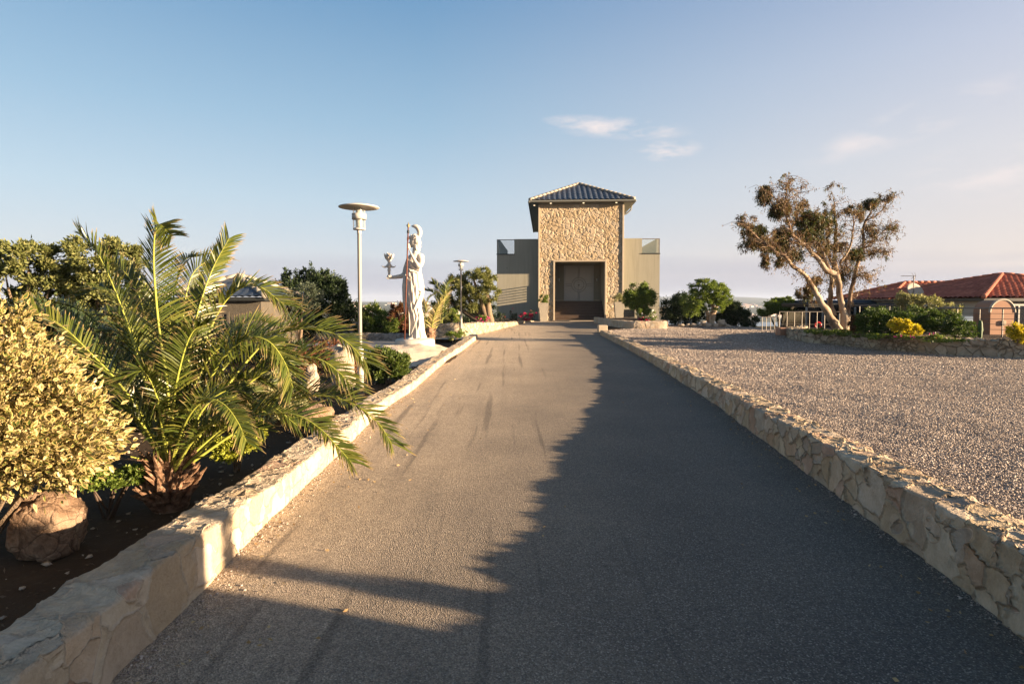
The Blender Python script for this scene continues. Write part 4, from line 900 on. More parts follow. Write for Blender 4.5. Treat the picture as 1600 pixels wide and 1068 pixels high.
# big palm
PO = P(266, 762, 4.4); PT = thing('palm_tree', 'low feathery palm leaning its fronds over the drive wall', 'palm', PO)
q = MB()
for k in range(150):
    a = rng.uniform(0, 6.28); h = rng.uniform(-.1, .20); r0 = .10 + .04 * (1 - h / .2); o_ = Vector((math.cos(a), math.sin(a), 0))
    q.tube([o_ * (r0 * .6) + Vector((0, 0, h - .06)), o_ * r0 + Vector((0, 0, h + .03)), o_ * (r0 + rng.uniform(.03, .11)) + Vector((rng.uniform(-.02, .02), rng.uniform(-.02, .02), h + rng.uniform(.07, .17)))], [.028, .03, .004], 5)
q.lathe([(0, -.3), (.12, -.3), (.14, -.05), (.12, .12), (.06, .2), (0, .25)], n=14); q.build('trunk', M['palmtrunk'], PT)
FR_ = [  # control points (px, py, Y), leaf length, roll, outward direction, pairs
 ([(268, 722, 4.4), (262, 610, 4.35), (247, 500, 4.3), (240, 405, 4.2), (246, 352, 4.1), (268, 368, 4.0)], .27, 0, (0, -1, 0), 58),
 ([(262, 725, 4.4), (225, 590, 4.5), (190, 480, 4.6), (155, 400, 4.6), (124, 365, 4.6)], .26, .5, (-1, -.3, 0), 46),
 ([(272, 724, 4.45), (288, 600, 4.7), (306, 500, 4.8), (330, 425, 4.9), (358, 372, 4.9)], .27, .2, (.3, -1, 0), 54),
 ([(274, 728, 4.5), (300, 600, 4.8), (335, 500, 5.0), (368, 455, 5.0), (405, 448, 5.0), (444, 476, 5.0)], .26, .5, (1, -.3, 0), 50),
 ([(276, 730, 4.4), (330, 590, 4.5), (362, 545, 4.5), (392, 527, 4.5), (422, 535, 4.45), (446, 568, 4.4), (458, 605, 4.35)], .27, .55, (1, -.4, 0), 48),
 ([(276, 730, 4.45), (350, 610, 4.7), (415, 535, 4.9), (465, 514, 4.95), (518, 520, 4.9), (550, 541, 4.85), (572, 566, 4.8)], .31, .35, (1, -.3, 0), 54),
 ([(276, 734, 4.4), (340, 645, 4.6), (400, 590, 4.7), (450, 561, 4.7), (495, 560, 4.65), (528, 580, 4.6), (550, 604, 4.55)], .27, .4, (1, -.3, 0), 48),
 ([(278, 738, 4.4), (360, 680, 4.5), (430, 636, 4.55), (490, 618, 4.5), (546, 628, 4.4), (588, 658, 4.3), (612, 692, 4.2)], .26, .25, (1, -.2, 0), 58),
 ([(278, 740, 4.35), (350, 672, 4.3), (405, 648, 4.25), (460, 648, 4.15), (498, 668, 4.05), (526, 696, 3.95), (549, 722, 3.9)], .22, .2, (1, -.25, 0), 54),
 ([(262, 730, 4.4), (225, 655, 4.4), (187, 600, 4.4), (142, 552, 4.4), (95, 508, 4.4), (48, 484, 4.4)], .27, -.4, (-1, -.2, 0), 54),
 ([(270, 735, 4.35), (277, 694, 4.2), (296, 648, 4.0), (322, 624, 3.9), (350, 632, 3.8), (372, 660, 3.7), (385, 690, 3.65)], .22, .3, (1, -.6, 0), 46),
 ([(274, 738, 4.4), (305, 706, 4.45), (350, 668, 4.5), (400, 638, 4.55), (450, 612, 4.6)], .26, .2, (1, 0, 0), 38),
 ([(258, 728, 4.5), (200, 620, 4.9), (150, 540, 5.2), (110, 500, 5.4), (75, 500, 5.5)], .32, -.5, (-1, .4, 0), 44),
 ([(262, 728, 4.5), (235, 590, 4.9), (205, 490, 5.3), (165, 450, 5.6), (130, 460, 5.8)], .32, -.3, (-1, .6, 0), 44),
 ([(268, 726, 4.5), (262, 590, 5.0), (270, 470, 5.3), (285, 410, 5.5), (310, 400, 5.7)], .30, .0, (.2, 1, 0), 46),
 ([(272, 728, 4.5), (310, 610, 4.9), (350, 530, 5.2), (395, 500, 5.5), (440, 510, 5.8)], .30, .4, (1, .5, 0), 46),
 ([(262, 732, 4.4), (240, 690, 4.2), (210, 650, 4.05), (180, 650, 3.95), (160, 675, 3.9)], .22, -.2, (-1, -.5, 0), 40),
 ([(266, 734, 4.35), (255, 680, 4.15), (245, 620, 4.0), (225, 580, 3.9), (205, 590, 3.85)], .24, -.2, (-.6, -1, 0), 40),
 ([(272, 736, 4.3), (300, 690, 4.2), (335, 660, 4.15), (375, 655, 4.1), (410, 672, 4.05)], .21, .4, (1, -.2, 0), 40),
 ([(264, 728, 4.45), (235, 620, 4.6), (215, 540, 4.7), (195, 500, 4.75), (165, 490, 4.8)], .28, -.4, (-1, -.1, 0), 44),
 ([(270, 728, 4.45), (290, 640, 4.6), (320, 570, 4.75), (350, 540, 4.85), (385, 548, 4.9)], .28, .5, (1, .0, 0), 44),
 ([(258, 730, 4.5), (215, 660, 4.7), (170, 610, 4.8), (130, 590, 4.9), (90, 600, 5.0)], .30, -.4, (-1, 0, 0), 40),
 ([(262, 728, 4.5), (240, 640, 4.8), (215, 560, 5.0), (190, 520, 5.1), (150, 520, 5.2)], .32, -.1, (-.8, -.6, 0), 40),
 ([(264, 728, 4.55), (245, 630, 4.9), (235, 540, 5.1), (220, 470, 5.2), (200, 430, 5.2)], .32, .1, (-.2, -1, 0), 44),
 ([(268, 728, 4.55), (280, 630, 4.9), (290, 540, 5.1), (300, 480, 5.2), (318, 450, 5.2)], .32, .1, (.2, -1, 0), 44),
 ([(272, 730, 4.5), (310, 660, 4.7), (350, 610, 4.8), (390, 590, 4.9), (430, 600, 5.0)], .30, .4, (1, 0, 0), 40),
 ([(262, 730, 4.6), (220, 620, 5.0), (180, 540, 5.3), (135, 490, 5.5), (85, 470, 5.6)], .34, -.2, (-1, -.4, 0), 44),
 ([(266, 730, 4.6), (245, 600, 5.1), (225, 500, 5.4), (205, 440, 5.5), (180, 410, 5.6)], .34, .1, (-.5, -1, 0), 44),
 ([(270, 730, 4.6), (275, 600, 5.1), (285, 500, 5.4), (300, 430, 5.5), (335, 400, 5.6)], .34, .1, (.5, -1, 0), 44),
 ([(274, 730, 4.6), (320, 620, 4.9), (365, 560, 5.1), (410, 545, 5.2), (460, 570, 5.3)], .32, .4, (1, -.3, 0), 44),
 ([(274, 732, 4.5), (330, 660, 4.7), (380, 630, 4.8), (425, 635, 4.8), (465, 665, 4.8)], .28, .4, (1, -.2, 0), 40),
 ([(260, 730, 4.55), (205, 650, 4.7), (150, 620, 4.8), (105, 630, 4.9), (70, 660, 5.0)], .30, -.3, (-1, 0, 0), 40),
 ([(264, 732, 4.45), (250, 680, 4.5), (230, 640, 4.5), (205, 625, 4.5), (175, 635, 4.5)], .26, -.2, (-.7, -.7, 0), 40),
 ([(272, 734, 4.4), (300, 670, 4.4), (325, 630, 4.4), (355, 610, 4.45), (390, 615, 4.5)], .26, .3, (.8, -.5, 0), 42),
 ([(268, 728, 4.45), (270, 640, 4.4), (282, 570, 4.35), (300, 520, 4.3), (325, 505, 4.3)], .26, .3, (.8, -.6, 0), 44)]
for i, (pts, ll, rl, out, n_) in enumerate(FR_):
    frond(PT, [P(*p) for p in pts], PO, int(n_ * 1.9), ll * (1.36 if 3 <= i <= 8 else 1.15), rl, out, L['palm'] if i < 12 else L['palmd'], rad=.011, wd=.0064, vee=.6, droop=.15)
for k in range(14):
    a = rng.uniform(-1.2, 2.2); o_ = Vector((math.cos(a), -abs(math.sin(a)) * .6, 0)); b = Vector((0, 0, .12))
    q = MB(); q.tube([b + o_ * .08, b + o_ * .2 + Vector((0, 0, .12)), b + o_ * rng.uniform(.3, .42) + Vector((0, 0, rng.uniform(.16, .3)))], [.018, .009, .003], 5); q.build('cut_stalk', M['rachis'] if k % 4 == 0 else M['palmtrunk'], PT)

def simple_palm(label, px, py, Y, ctrl, ll, mat, extra=0, nl=34, wd=.012):
    o = P(px, py, Y); r = thing('palm_tree', label, 'palm', o)
    q = MB(); q.lathe([(0, -.2), (.14, -.2), (.16, .1), (.1, .32), (0, .34)], n=12)
    for k in range(40):
        a = rng.uniform(0, 6.28); d = Vector((math.cos(a), math.sin(a), 0)); h = rng.uniform(-.05, .25); q.tube([d * .1 + Vector((0, 0, h)), d * .2 + Vector((0, 0, h + .12))], [.03, .005], 5)
    q.build('trunk', M['palmtrunk'], r)
    for pts, rl, out, mt in ctrl: frond(r, [P(*p) for p in pts], o, nl, ll, rl, out, mt, rad=.012, wd=wd, vee=.4, droop=.12)
    return r
simple_palm('young palm with one brown-edged frond behind the statue', 672, 528, 17.8,
  [([(673, 528, 17.8), (676, 505, 17.75), (684, 480, 17.7), (700, 457, 17.6)], 0.1, (.3, -1, 0), L['dryfrond']),
   ([(671, 528, 17.8), (668, 505, 17.8), (666, 482, 17.7), (660, 470, 17.6)], 0, (-.2, -1, 0), L['dryfrond']),
   ([(671, 528, 17.8), (664, 500, 18.2), (668, 470, 18.5), (680, 458, 18.7)], .3, (1, .2, 0), L['palm']),
   ([(672, 528, 17.8), (690, 500, 18.2), (705, 490, 18.4), (716, 500, 18.5)], .3, (1, .2, 0), L['palm']),
   ([(672, 528, 17.8), (655, 500, 18.0), (640, 490, 18.1), (630, 500, 18.2)], .3, (-1, .2, 0), L['palm'])], .34, L['palm'])
simple_palm('dark palm showing behind the olive tree left of the villa', 690, 520, 25,
  [([(690, 520, 25), (686, 480, 25), (678, 458, 25), (664, 452, 25)], .3, (-1, -.3, 0), L['palmd']), ([(690, 520, 25), (690, 470, 25), (684, 448, 25), (676, 440, 25)], .2, (-.4, -1, 0), L['palmd']),
   ([(690, 520, 25), (694, 470, 25), (698, 445, 25), (706, 436, 25)], .2, (.4, -1, 0), L['palmd'])], .5, L['palmd'], wd=.02)
# small plants of the bed
bush('shrub', 'low bright green shrub between the palm trunk and the drive wall', 'shrub', [pxblob(368, 690, 5.3, 42, 28), pxblob(392, 675, 5.35, 26, 24)], 7000, .034, .009, L['lime'], sub=30, sig=.16, inner=.55, zb=.02)
bush('shrub', 'small yellow-green plant under the variegated shrub', 'shrub', [pxblob(165, 748, 4.2, 50, 18), pxblob(215, 738, 4.3, 28, 14)], 3800, .03, .008, L['green'], sub=26, sig=.16, zb=.02, bark=M['wood'])
bush('round_bush', 'round glossy green bush between the lamp and the drive wall', 'bush', [pxblob(606, 568, 10.8, 34, 29), pxblob(592, 575, 10.8, 22, 24), pxblob(622, 572, 10.8, 20, 24)], 11000, .055, .015, L['bushg'], sub=46, sig=.15, inner=.5, zb=.02)
bush('shrub', 'pinkish scrubby shrub behind the tall lamp pole', 'shrub', [pxblob(556, 590, 12, 22, 34), pxblob(575, 585, 12.3, 12, 24)], 3500, .05, .013, L['red'], sub=16, zb=.02)
bush('shrub', 'yellow green undergrowth behind the middle palm fronds', 'shrub', [pxblob(415, 620, 7.5, 60, 38), pxblob(350, 640, 7.2, 60, 45), pxblob(465, 640, 7.8, 30, 25)], 9000, .06, .012, L['silver'], sub=22, zb=.0)
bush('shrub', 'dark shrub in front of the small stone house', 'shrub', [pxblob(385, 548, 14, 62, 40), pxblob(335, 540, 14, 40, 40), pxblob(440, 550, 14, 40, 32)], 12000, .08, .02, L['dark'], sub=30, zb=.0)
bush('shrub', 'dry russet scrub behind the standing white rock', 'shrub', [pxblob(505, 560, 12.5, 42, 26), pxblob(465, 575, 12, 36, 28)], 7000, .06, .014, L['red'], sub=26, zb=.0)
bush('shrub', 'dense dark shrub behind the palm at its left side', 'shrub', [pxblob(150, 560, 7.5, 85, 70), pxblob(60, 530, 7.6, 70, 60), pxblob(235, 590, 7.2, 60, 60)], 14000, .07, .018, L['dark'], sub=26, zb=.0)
# background trees on the left
def bgtree(name, label, blobs, n, ln, wd, mat, px, py, Y, sub=18, sig=.2, cat='tree', bark=None, inner=.45, tr=.07):
    base = P(px, py, Y); c = Vector(blobs[0][:3]); tk = []
    for b in blobs[:4]: tk.append(([base - Vector((0, 0, .2)), base.lerp(Vector(b[:3]), .5) + Vector((0, 0, .0)), Vector(b[:3]) + Vector((0, 0, b[5] * .4))], [tr, tr * .6, tr * .15]))
    return tree(name, label, cat, base, tk, blobs, n, ln, wd, mat, bark, sub=sub, sig=sig, inner=inner)
bgtree('olive_tree', 'grey-green bushy tree at the far left edge behind the shrub', [pxblob(45, 410, 11.5, 50, 42), pxblob(10, 450, 11.5, 50, 45), pxblob(80, 460, 11.6, 45, 40)], 15000, .09, .02, L['olive'], 40, 560, 11.5, sub=34, sig=.14)
bgtree('olive_tree', 'tall rounded bushy tree behind the left fronds of the palm', [pxblob(150, 402, 12, 50, 42), pxblob(190, 410, 12.1, 36, 35), pxblob(120, 440, 12, 34, 34), pxblob(165, 470, 12, 60, 45), pxblob(215, 480, 12.2, 45, 45)], 21000, .09, .02, L['olive'], 155, 560, 12, sub=34, sig=.14)
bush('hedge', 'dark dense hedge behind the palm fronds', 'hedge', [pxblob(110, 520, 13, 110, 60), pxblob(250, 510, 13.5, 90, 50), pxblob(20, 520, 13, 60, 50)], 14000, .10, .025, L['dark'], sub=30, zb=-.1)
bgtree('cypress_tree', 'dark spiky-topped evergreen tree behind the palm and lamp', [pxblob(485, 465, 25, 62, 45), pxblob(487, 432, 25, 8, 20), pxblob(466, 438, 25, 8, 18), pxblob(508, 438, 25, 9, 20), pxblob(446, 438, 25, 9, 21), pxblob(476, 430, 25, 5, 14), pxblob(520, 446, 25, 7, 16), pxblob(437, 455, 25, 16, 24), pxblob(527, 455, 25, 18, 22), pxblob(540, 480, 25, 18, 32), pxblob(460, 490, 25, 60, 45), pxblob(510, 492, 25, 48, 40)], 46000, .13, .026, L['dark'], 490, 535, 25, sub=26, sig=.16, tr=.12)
bgtree('olive_tree', 'round greyish tree in front of the dark evergreen', [pxblob(473, 462, 22, 34, 24), pxblob(460, 485, 22, 30, 26)], 9000, .09, .018, L['grey'], 470, 530, 22, sub=30, sig=.14)
bgtree('tree', 'green leafy tree right of the tall lamp pole', [pxblob(582, 495, 25.5, 24, 22), pxblob(570, 510, 25.5, 20, 22), pxblob(600, 512, 25.5, 18, 20)], 8000, .11, .026, L['green'], 583, 530, 25.5)
bgtree('tree', 'russet-leaved small tree left of the statue', [pxblob(623, 490, 25, 17, 18), pxblob(632, 505, 25, 14, 18)], 5000, .10, .026, L['red'], 625, 528, 25)
bush('hedge', 'dark green hedge behind the low grey wall and statue', 'hedge', [pxblob(600, 518, 26, 22, 14), pxblob(640, 516, 26, 26, 14), pxblob(570, 518, 26, 16, 14), pxblob(675, 512, 26, 22, 20)], 9000, .10, .025, L['dark'], zb=-.1)
bush('shrub', 'mid green shrub below the russet tree', 'shrub', [pxblob(612, 510, 24.6, 12, 13)], 1800, .09, .02, L['green'], zb=-.05)
# olive left of the villa
bgtree('olive_tree', 'big leaning olive tree against the left wing of the villa', [pxblob(738, 440, 27, 34, 24), pxblob(757, 432, 27, 22, 17), pxblob(716, 455, 27.5, 30, 26), pxblob(700, 480, 27.5, 28, 26), pxblob(762, 455, 26.8, 20, 20), pxblob(735, 470, 27, 24, 20)], 26000, .10, .019, L['olive'], 767, 505, 27.3, sub=34, sig=.14, tr=.2)
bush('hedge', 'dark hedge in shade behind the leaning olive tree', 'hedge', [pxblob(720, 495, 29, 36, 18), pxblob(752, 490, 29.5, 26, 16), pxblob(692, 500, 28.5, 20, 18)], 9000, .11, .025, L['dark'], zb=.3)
bush('shrub', 'bright green leafy plant behind the planter wall by the far lamp', 'shrub', [pxblob(709, 494, 26, 9, 10)], 1500, .09, .022, L['green'], zb=.5)
bush('shrub', 'low green weeds at the foot of the far lamp', 'shrub', [pxblob(708, 524, 19.8, 13, 6), pxblob(722, 520, 20, 7, 5)], 900, .07, .016, L['green'], zb=.15)
def flowers(label, blobs, n, mat, green, group=None, name='flowering_plant', fs=.05, zb=None, nf=60, ln=.07):
    r = bush(name, label, 'flowers', blobs, n, ln, ln * .25, green, group=group, zb=zb)
    c = blobs[0]; zb = zb if zb is not None else c[2] - c[5]
    Pp, D = clump_points([(b[0] - c[0], b[1] - c[1], b[2] - zb, *b[3:]) for b in blobs], nf, 10, .2, .9)
    Pp = np.repeat(Pp, 5, 0); D = unit(np.repeat(D, 5, 0) + rng.normal(size=Pp.shape) * .8); V, Q, uv = leaf_geo(Pp, D, fs, fs * .45)
    quads_obj('petals', V, Q, mat, r, False, uv); return r
flowers('pink geranium flowers on the planter wall by the far lamp', [pxblob(755, 498, 26.3, 10, 5)], 700, M['flower_pink'], L['green'], zb=.55, nf=60, fs=.045)
flowers('crimson bougainvillea at the foot of the left wing', [pxblob(822, 495, 35, 11, 7), pxblob(832, 491, 35.3, 6, 7)], 700, M['flower_red'], L['dark'], zb=.5, nf=240, fs=.055)
flowers('rose bush with one orange bloom against the left wing', [pxblob(783, 494, 32, 6, 12)], 500, M['flower_orange'], L['dark'], zb=.5, nf=1, fs=.14)
flowers('dark rose bush with a red bloom beside the bougainvillea', [pxblob(803, 494, 33, 8, 11)], 600, M['flower_red'], L['dark'], zb=.5, nf=3, fs=.09)
# pots
for px, py, lb, mt, rx in ((849.5, 502.5, 'tapered pebbled pot left of the entrance steps', L['green'], 9), (967, 502, 'tapered pebbled pot right of the entrance steps', L['silver'], 11)):
    o = P(px, py, 36.3 if px > 900 else 37.2); r = thing('pot', lb, 'planter pot', o, YAW); V = []
    q = MB(); prof_ = [(-.08, .25), (0, .25), (1.12, .36), (1.2, .38), (1.24, .38), (1.24, .32), (1.1, .31)]
    for z, s_ in prof_:
        for j in range(4):
            a = math.pi / 4 + j * math.pi / 2; V.append((s_ * 1.2 * math.cos(a), s_ * 1.2 * math.sin(a), z))
    q.add(V, [(i*4+j, i*4+(j+1) % 4, (i+1)*4+(j+1) % 4, (i+1)*4+j) for i in range(6) for j in range(4)] + [(3, 2, 1, 0)]); q.build('pot_body', M['pot'], r)
    q = MB(); q.box(-.26, .26, -.26, .26, 1.0, 1.15); q.build('pot_soil', M['soil'], r)
    bush('potted_shrub', 'leafy shrub growing in the pot ' + ('left' if px < 900 else 'right') + ' of the steps', 'shrub', [(o.x, o.y, o.z + 1.45, rx * .042, .3, .34)], 1300, .09, .016, mt, zb=o.z + 1.15)
# right planter
base = P(999, 503, 31); bl = [pxblob(999, 463, 31, 25, 21), pxblob(985, 467, 31, 13, 16), pxblob(1013, 466, 31, 12, 16), pxblob(1005, 485, 31, 12, 9)]
tree('clipped_tree', 'round clipped tree in the pale planter right of the entrance', 'tree', base, [([base, P(997, 490, 31), P(999, 470, 31)], [.08, .06, .03]), ([base, P(1003, 488, 31), P(1008, 468, 31)], [.05, .04, .02])], bl, 21000, .095, .024, L['green'], sub=60, sig=.17, inner=.3)
flowers('white rose plant at the foot of the round clipped tree', [pxblob(1020, 494, 29.5, 6, 9), pxblob(998, 487, 29.8, 5, 6)], 700, M['flower_white'], L['green'], zb=.62, nf=12, fs=.08)
flowers('dark red flowers low in the pale planter', [pxblob(1008, 499, 29, 8, 3)], 300, M['flower_red'], L['dark'], zb=.62, nf=60, fs=.06)
# olive on the right with rocks
base = P(1112, 508, 30); bl = [pxblob(1105, 457, 30, 34, 20), pxblob(1088, 470, 30, 24, 20), pxblob(1124, 458, 30, 18, 17), pxblob(1133, 466, 30, 12, 12), pxblob(1120, 478, 30, 16, 10), pxblob(1080, 484, 30, 15, 12), pxblob(1100, 445, 30, 20, 9)]
tree('olive_tree', 'olive tree with pale gnarled trunk at the far edge of the gravel', 'tree', base, [([base - Vector((0, 0, .1)), P(1108, 497, 30), P(1115, 486, 30), P(1112, 470, 30)], [.24, .17, .13, .06]), ([P(1113, 500, 30), P(1116, 485, 30), P(1128, 468, 30)], [.13, .09, .03]), ([P(1110, 500, 30), P(1104, 486, 30), P(1094, 468, 30)], [.12, .08, .03])], bl, 22000, .10, .02, L['green'], bark=M['gumbark'], sub=34, sig=.14)
for i, (px, py, w_, h_) in enumerate([(1065, 508, 5, 3), (1074, 508, 4, 3), (1083, 508, 6, 3.5), (1094, 508, 5, 3), (1099, 505, 6, 5), (1106, 508, 6, 4), (1118, 508, 6, 4), (1127, 504.5, 6.5, 6.5), (1133, 506, 3, 4), (1137, 509, 6, 3)]):
    k = 29.3 / F; rockmesh('rock', 'pale rock, %s from the left in the row at the right-hand olive trunk' % 'first second third fourth fifth sixth seventh eighth ninth tenth'.split()[i], 'rock', P(px, py, 29.3), (w_ * k * .8, w_ * k * .8, h_ * k * .8), M['whiterock'], i + 20, group='rocks round the olive trunk', n=14, rough=.4)
bush('hedge', 'dark bushy hedge between the villa and the right-hand olive tree', 'hedge', [pxblob(1060, 486, 32, 26, 22), pxblob(1044, 482, 33, 14, 20), pxblob(1080, 490, 32, 24, 18), pxblob(1068, 468, 32.5, 18, 16)], 17000, .10, .024, L['dark'], sub=30, zb=.1)
bush('hedge', 'dark rounded shrubs right of the olive trunk', 'hedge', [pxblob(1145, 492, 31.5, 20, 20), pxblob(1142, 478, 31.5, 14, 12), pxblob(1168, 498, 31, 16, 13), pxblob(1128, 498, 31.5, 14, 14)], 14000, .10, .024, L['dark'], sub=28, zb=.1)
bgtree('olive_tree', 'spreading tree beyond the railing right of the dark shrubs', [pxblob(1212, 478, 33, 26, 11), pxblob(1225, 472, 33, 18, 9), pxblob(1196, 484, 33, 17, 10), pxblob(1237, 480, 33, 12, 9)], 12000, .11, .024, L['green'], 1219, 520, 33, sub=26, sig=.16)

# ================================================================ GUM TREE
E0 = P(1314, 520, 18.2); k0 = 300 / 1187
def EP(x, y, Y=18.2): return P(1120 + x * k0, 260 + y * k0, Y)
ET = thing('gum_tree', 'leaning gum tree with pale peeling trunks and sparse brown foliage', 'tree', E0)
BR = [([(745, 1010), (700, 930), (640, 830), (600, 760), (560, 690), (480, 620), (420, 560), (350, 510), (300, 480)], [.16, .12, .09, .075, .07, .055, .045, .035, .02], [18.1, 18.1, 18, 17.9, 17.8, 17.6, 17.4, 17.3, 17.2]),
      ([(790, 1010), (790, 930), (765, 830), (755, 740), (735, 670), (680, 640), (620, 570), (560, 500), (500, 475), (460, 465)], [.155, .12, .09, .09, .095, .08, .07, .06, .045, .035], [18.3]*5 + [18.2, 18.1, 18, 17.9, 17.8]),
      ([(720, 920), (695, 850), (705, 760), (710, 680), (700, 640)], [.10, .08, .07, .07, .07], [18.5]*5),
      ([(800, 990), (830, 780), (870, 620), (905, 510), (905, 400), (930, 330), (955, 250)], [.06, .065, .06, .05, .045, .03, .015], [18.6, 18.7, 18.8, 18.9, 19, 19, 19]),
      ([(740, 670), (730, 560), (740, 420), (730, 300), (720, 200)], [.08, .06, .045, .03, .012], [18.4, 18.5, 18.6, 18.7, 18.7]),
      ([(700, 650), (660, 540), (600, 400), (590, 300)], [.06, .05, .03, .015], [18.2, 18.3, 18.4, 18.4]),
      ([(735, 660), (700, 560), (680, 440), (650, 330)], [.06, .045, .03, .012], [18.4, 18.7, 18.9, 19]),
      ([(560, 500), (480, 430), (440, 340), (400, 240), (330, 170), (290, 150)], [.045, .035, .028, .022, .014, .008], [18, 17.8, 17.7, 17.6, 17.5, 17.4]),
      ([(420, 250), (430, 150), (440, 60)], [.022, .014, .005], [17.6, 17.6, 17.6]), ([(400, 240), (480, 180), (540, 120)], [.02, .012, .005], [17.6, 17.8, 17.9]),
      ([(905, 510), (960, 470), (1030, 400), (1110, 370)], [.03, .02, .014, .005], [18.9, 19, 19.1, 19.2]), ([(930, 330), (1000, 290), (1060, 210), (1090, 180)], [.025, .018, .01, .004], [19, 19.1, 19.1, 19.1]),
      ([(350, 510), (250, 440), (200, 390), (130, 330)], [.04, .03, .018, .005], [17.3, 17.2, 17.1, 17]), ([(905, 560), (990, 530), (1080, 530)], [.02, .014, .004], [18.9, 18.8, 18.7]),
      ([(850, 700), (900, 660), (940, 700), (965, 735)], [.018, .012, .008, .003], [18.7, 18.5, 18.4, 18.4]), ([(760, 600), (830, 480), (850, 330), (830, 270)], [.04, .03, .02, .008], [18.4, 18.4, 18.4, 18.4])]
q = MB(); tips = []; segs = []
for pts, rad, Ys in BR:
    W3 = [EP(x, y, Y) - E0 for (x, y), Y in zip(pts, Ys)]; C = catmull(W3, 6 * (len(pts) - 1))
    rr = np.interp(np.linspace(0, 1, len(C)), np.linspace(0, 1, len(rad)), rad)
    C = [c_ + Vector(noise.noise_vector(c_ * 3)) * .05 * (0 if i == 0 else 1) for i, c_ in enumerate(C)]
    q.tube(C, rr * (1 + .12 * rng.normal(size=len(rr)) * .5), 10)
    for i in range(len(C)): segs.append((C[i], rr[i]))
C = [c_ for c_, r_ in segs if r_ < .075]
# twigs
tw = []
for k in range(560):
    a = C[rng.integers(len(C))]; up = rng.uniform(-.25, 1.0); d = Vector((rng.normal() * .8, rng.normal() * .8, up)).normalized(); l_ = rng.uniform(.2, .6); b = a + d * l_ * .5 + Vector(rng.normal(0, .05, 3)); c_ = a + d * l_ + Vector((0, 0, rng.uniform(-.15, .1)))
    q.tube([a, b, c_], [.010, .006, .002], 4); tw.append((a, b, c_))
for k in range(60):   # long hanging strips
    a = C[rng.integers(len(C))]; l_ = rng.uniform(.3, .9); q.tube([a, a + Vector((rng.normal() * .05, 0, -l_ * .5)), a + Vector((rng.normal() * .1, 0, -l_))], [.004, .003, .0015], 4); tw.append((a, a + Vector((0, 0, -l_ * .5)), a + Vector((0, 0, -l_))))
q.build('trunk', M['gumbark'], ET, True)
PP = []; DD = []
for a, b, c_ in tw:
    m = rng.integers(6, 20); f = rng.uniform(.3, 1, m)[:, None]; p = np.array(a) * (1 - f) + np.array(c_) * f + rng.normal(0, .05, (m, 3)); PP.append(p); DD.append(rng.normal(0, .6, (m, 3)) + [0, 0, -.7])
V, Q, uv = leaf_geo(np.concatenate(PP), np.concatenate(DD), .10, .011); quads_obj('crown', V, Q, L['euc'], ET, False, uv)
CLP = [(295, 150, 30, 28, 900), (300, 190, 34, 40, 900), (405, 255, 48, 42, 2600), (370, 280, 34, 36, 1100), (235, 395, 48, 36, 1900), (270, 450, 55, 50, 1700), (200, 480, 35, 40, 800), (310, 490, 40, 40, 1000), (400, 430, 42, 55, 2200), (390, 500, 40, 40, 1300), (560, 320, 75, 50, 2600), (640, 350, 62, 60, 2000), (550, 400, 55, 40, 1500), (600, 440, 50, 40, 900),
       (950, 230, 34, 34, 900), (850, 540, 46, 42, 1600), (750, 490, 40, 30, 700), (300, 580, 26, 45, 700), (385, 580, 26, 50, 800), (470, 540, 50, 50, 1100), (565, 770, 30, 55, 900), (610, 700, 24, 26, 500), (505, 790, 12, 45, 260), (600, 780, 20, 50, 400), (520, 240, 40, 36, 600), (160, 330, 50, 34, 500), (790, 640, 40, 70, 700), (830, 270, 36, 30, 500), (890, 290, 36, 60, 600), (1060, 190, 34, 34, 280), (1000, 430, 70, 60, 650), (1080, 370, 40, 24, 220), (940, 380, 36, 50, 500), (990, 540, 60, 30, 350), (700, 260, 50, 40, 320), (730, 130, 40, 40, 180), (440, 110, 50, 60, 260), (660, 520, 60, 60, 900), (700, 420, 60, 70, 800), (770, 700, 30, 50, 400)]
for j, dk in ((0, True), (1, False)):
    PP = []; DD = []
    for i, (x, y, rx, ry, m) in enumerate(CLP):
        dark = m > 850
        mm = int(m * (.95 if dark else .25)) if dk else int(m * (.5 if dark else .85)); c_ = np.array(EP(x, y, 17.2 + .0015 * x + .3) - E0); kk = k0 * 18 / F
        ns = max(3, mm // 30); st_ = c_ + np.clip(rng.normal(0, 1, (ns, 3)), -1.9, 1.9) * [rx * kk * .62, rx * kk * .62, ry * kk * .42] + [0, 0, ry * kk * .35]
        ln_ = rng.uniform(.15, .62, ns) * (ry * kk * 1.5); dr = rng.normal(0, .35, (ns, 3)) + [0, 0, -1.0]; k_ = rng.integers(0, ns, mm); f_ = rng.uniform(0, 1, (mm, 1)) ** .8
        PP.append(st_[k_] + dr[k_] * ln_[k_][:, None] * f_ + rng.normal(0, .03, (mm, 3))); DD.append(rng.normal(0, .5, (mm, 3)) + [0, 0, -.8])
    V, Q, uv = leaf_geo(np.concatenate(PP), np.concatenate(DD), .11, .0105); quads_obj('crown', V, Q, L['eucd'] if dk else L['euc'], ET, False, uv)

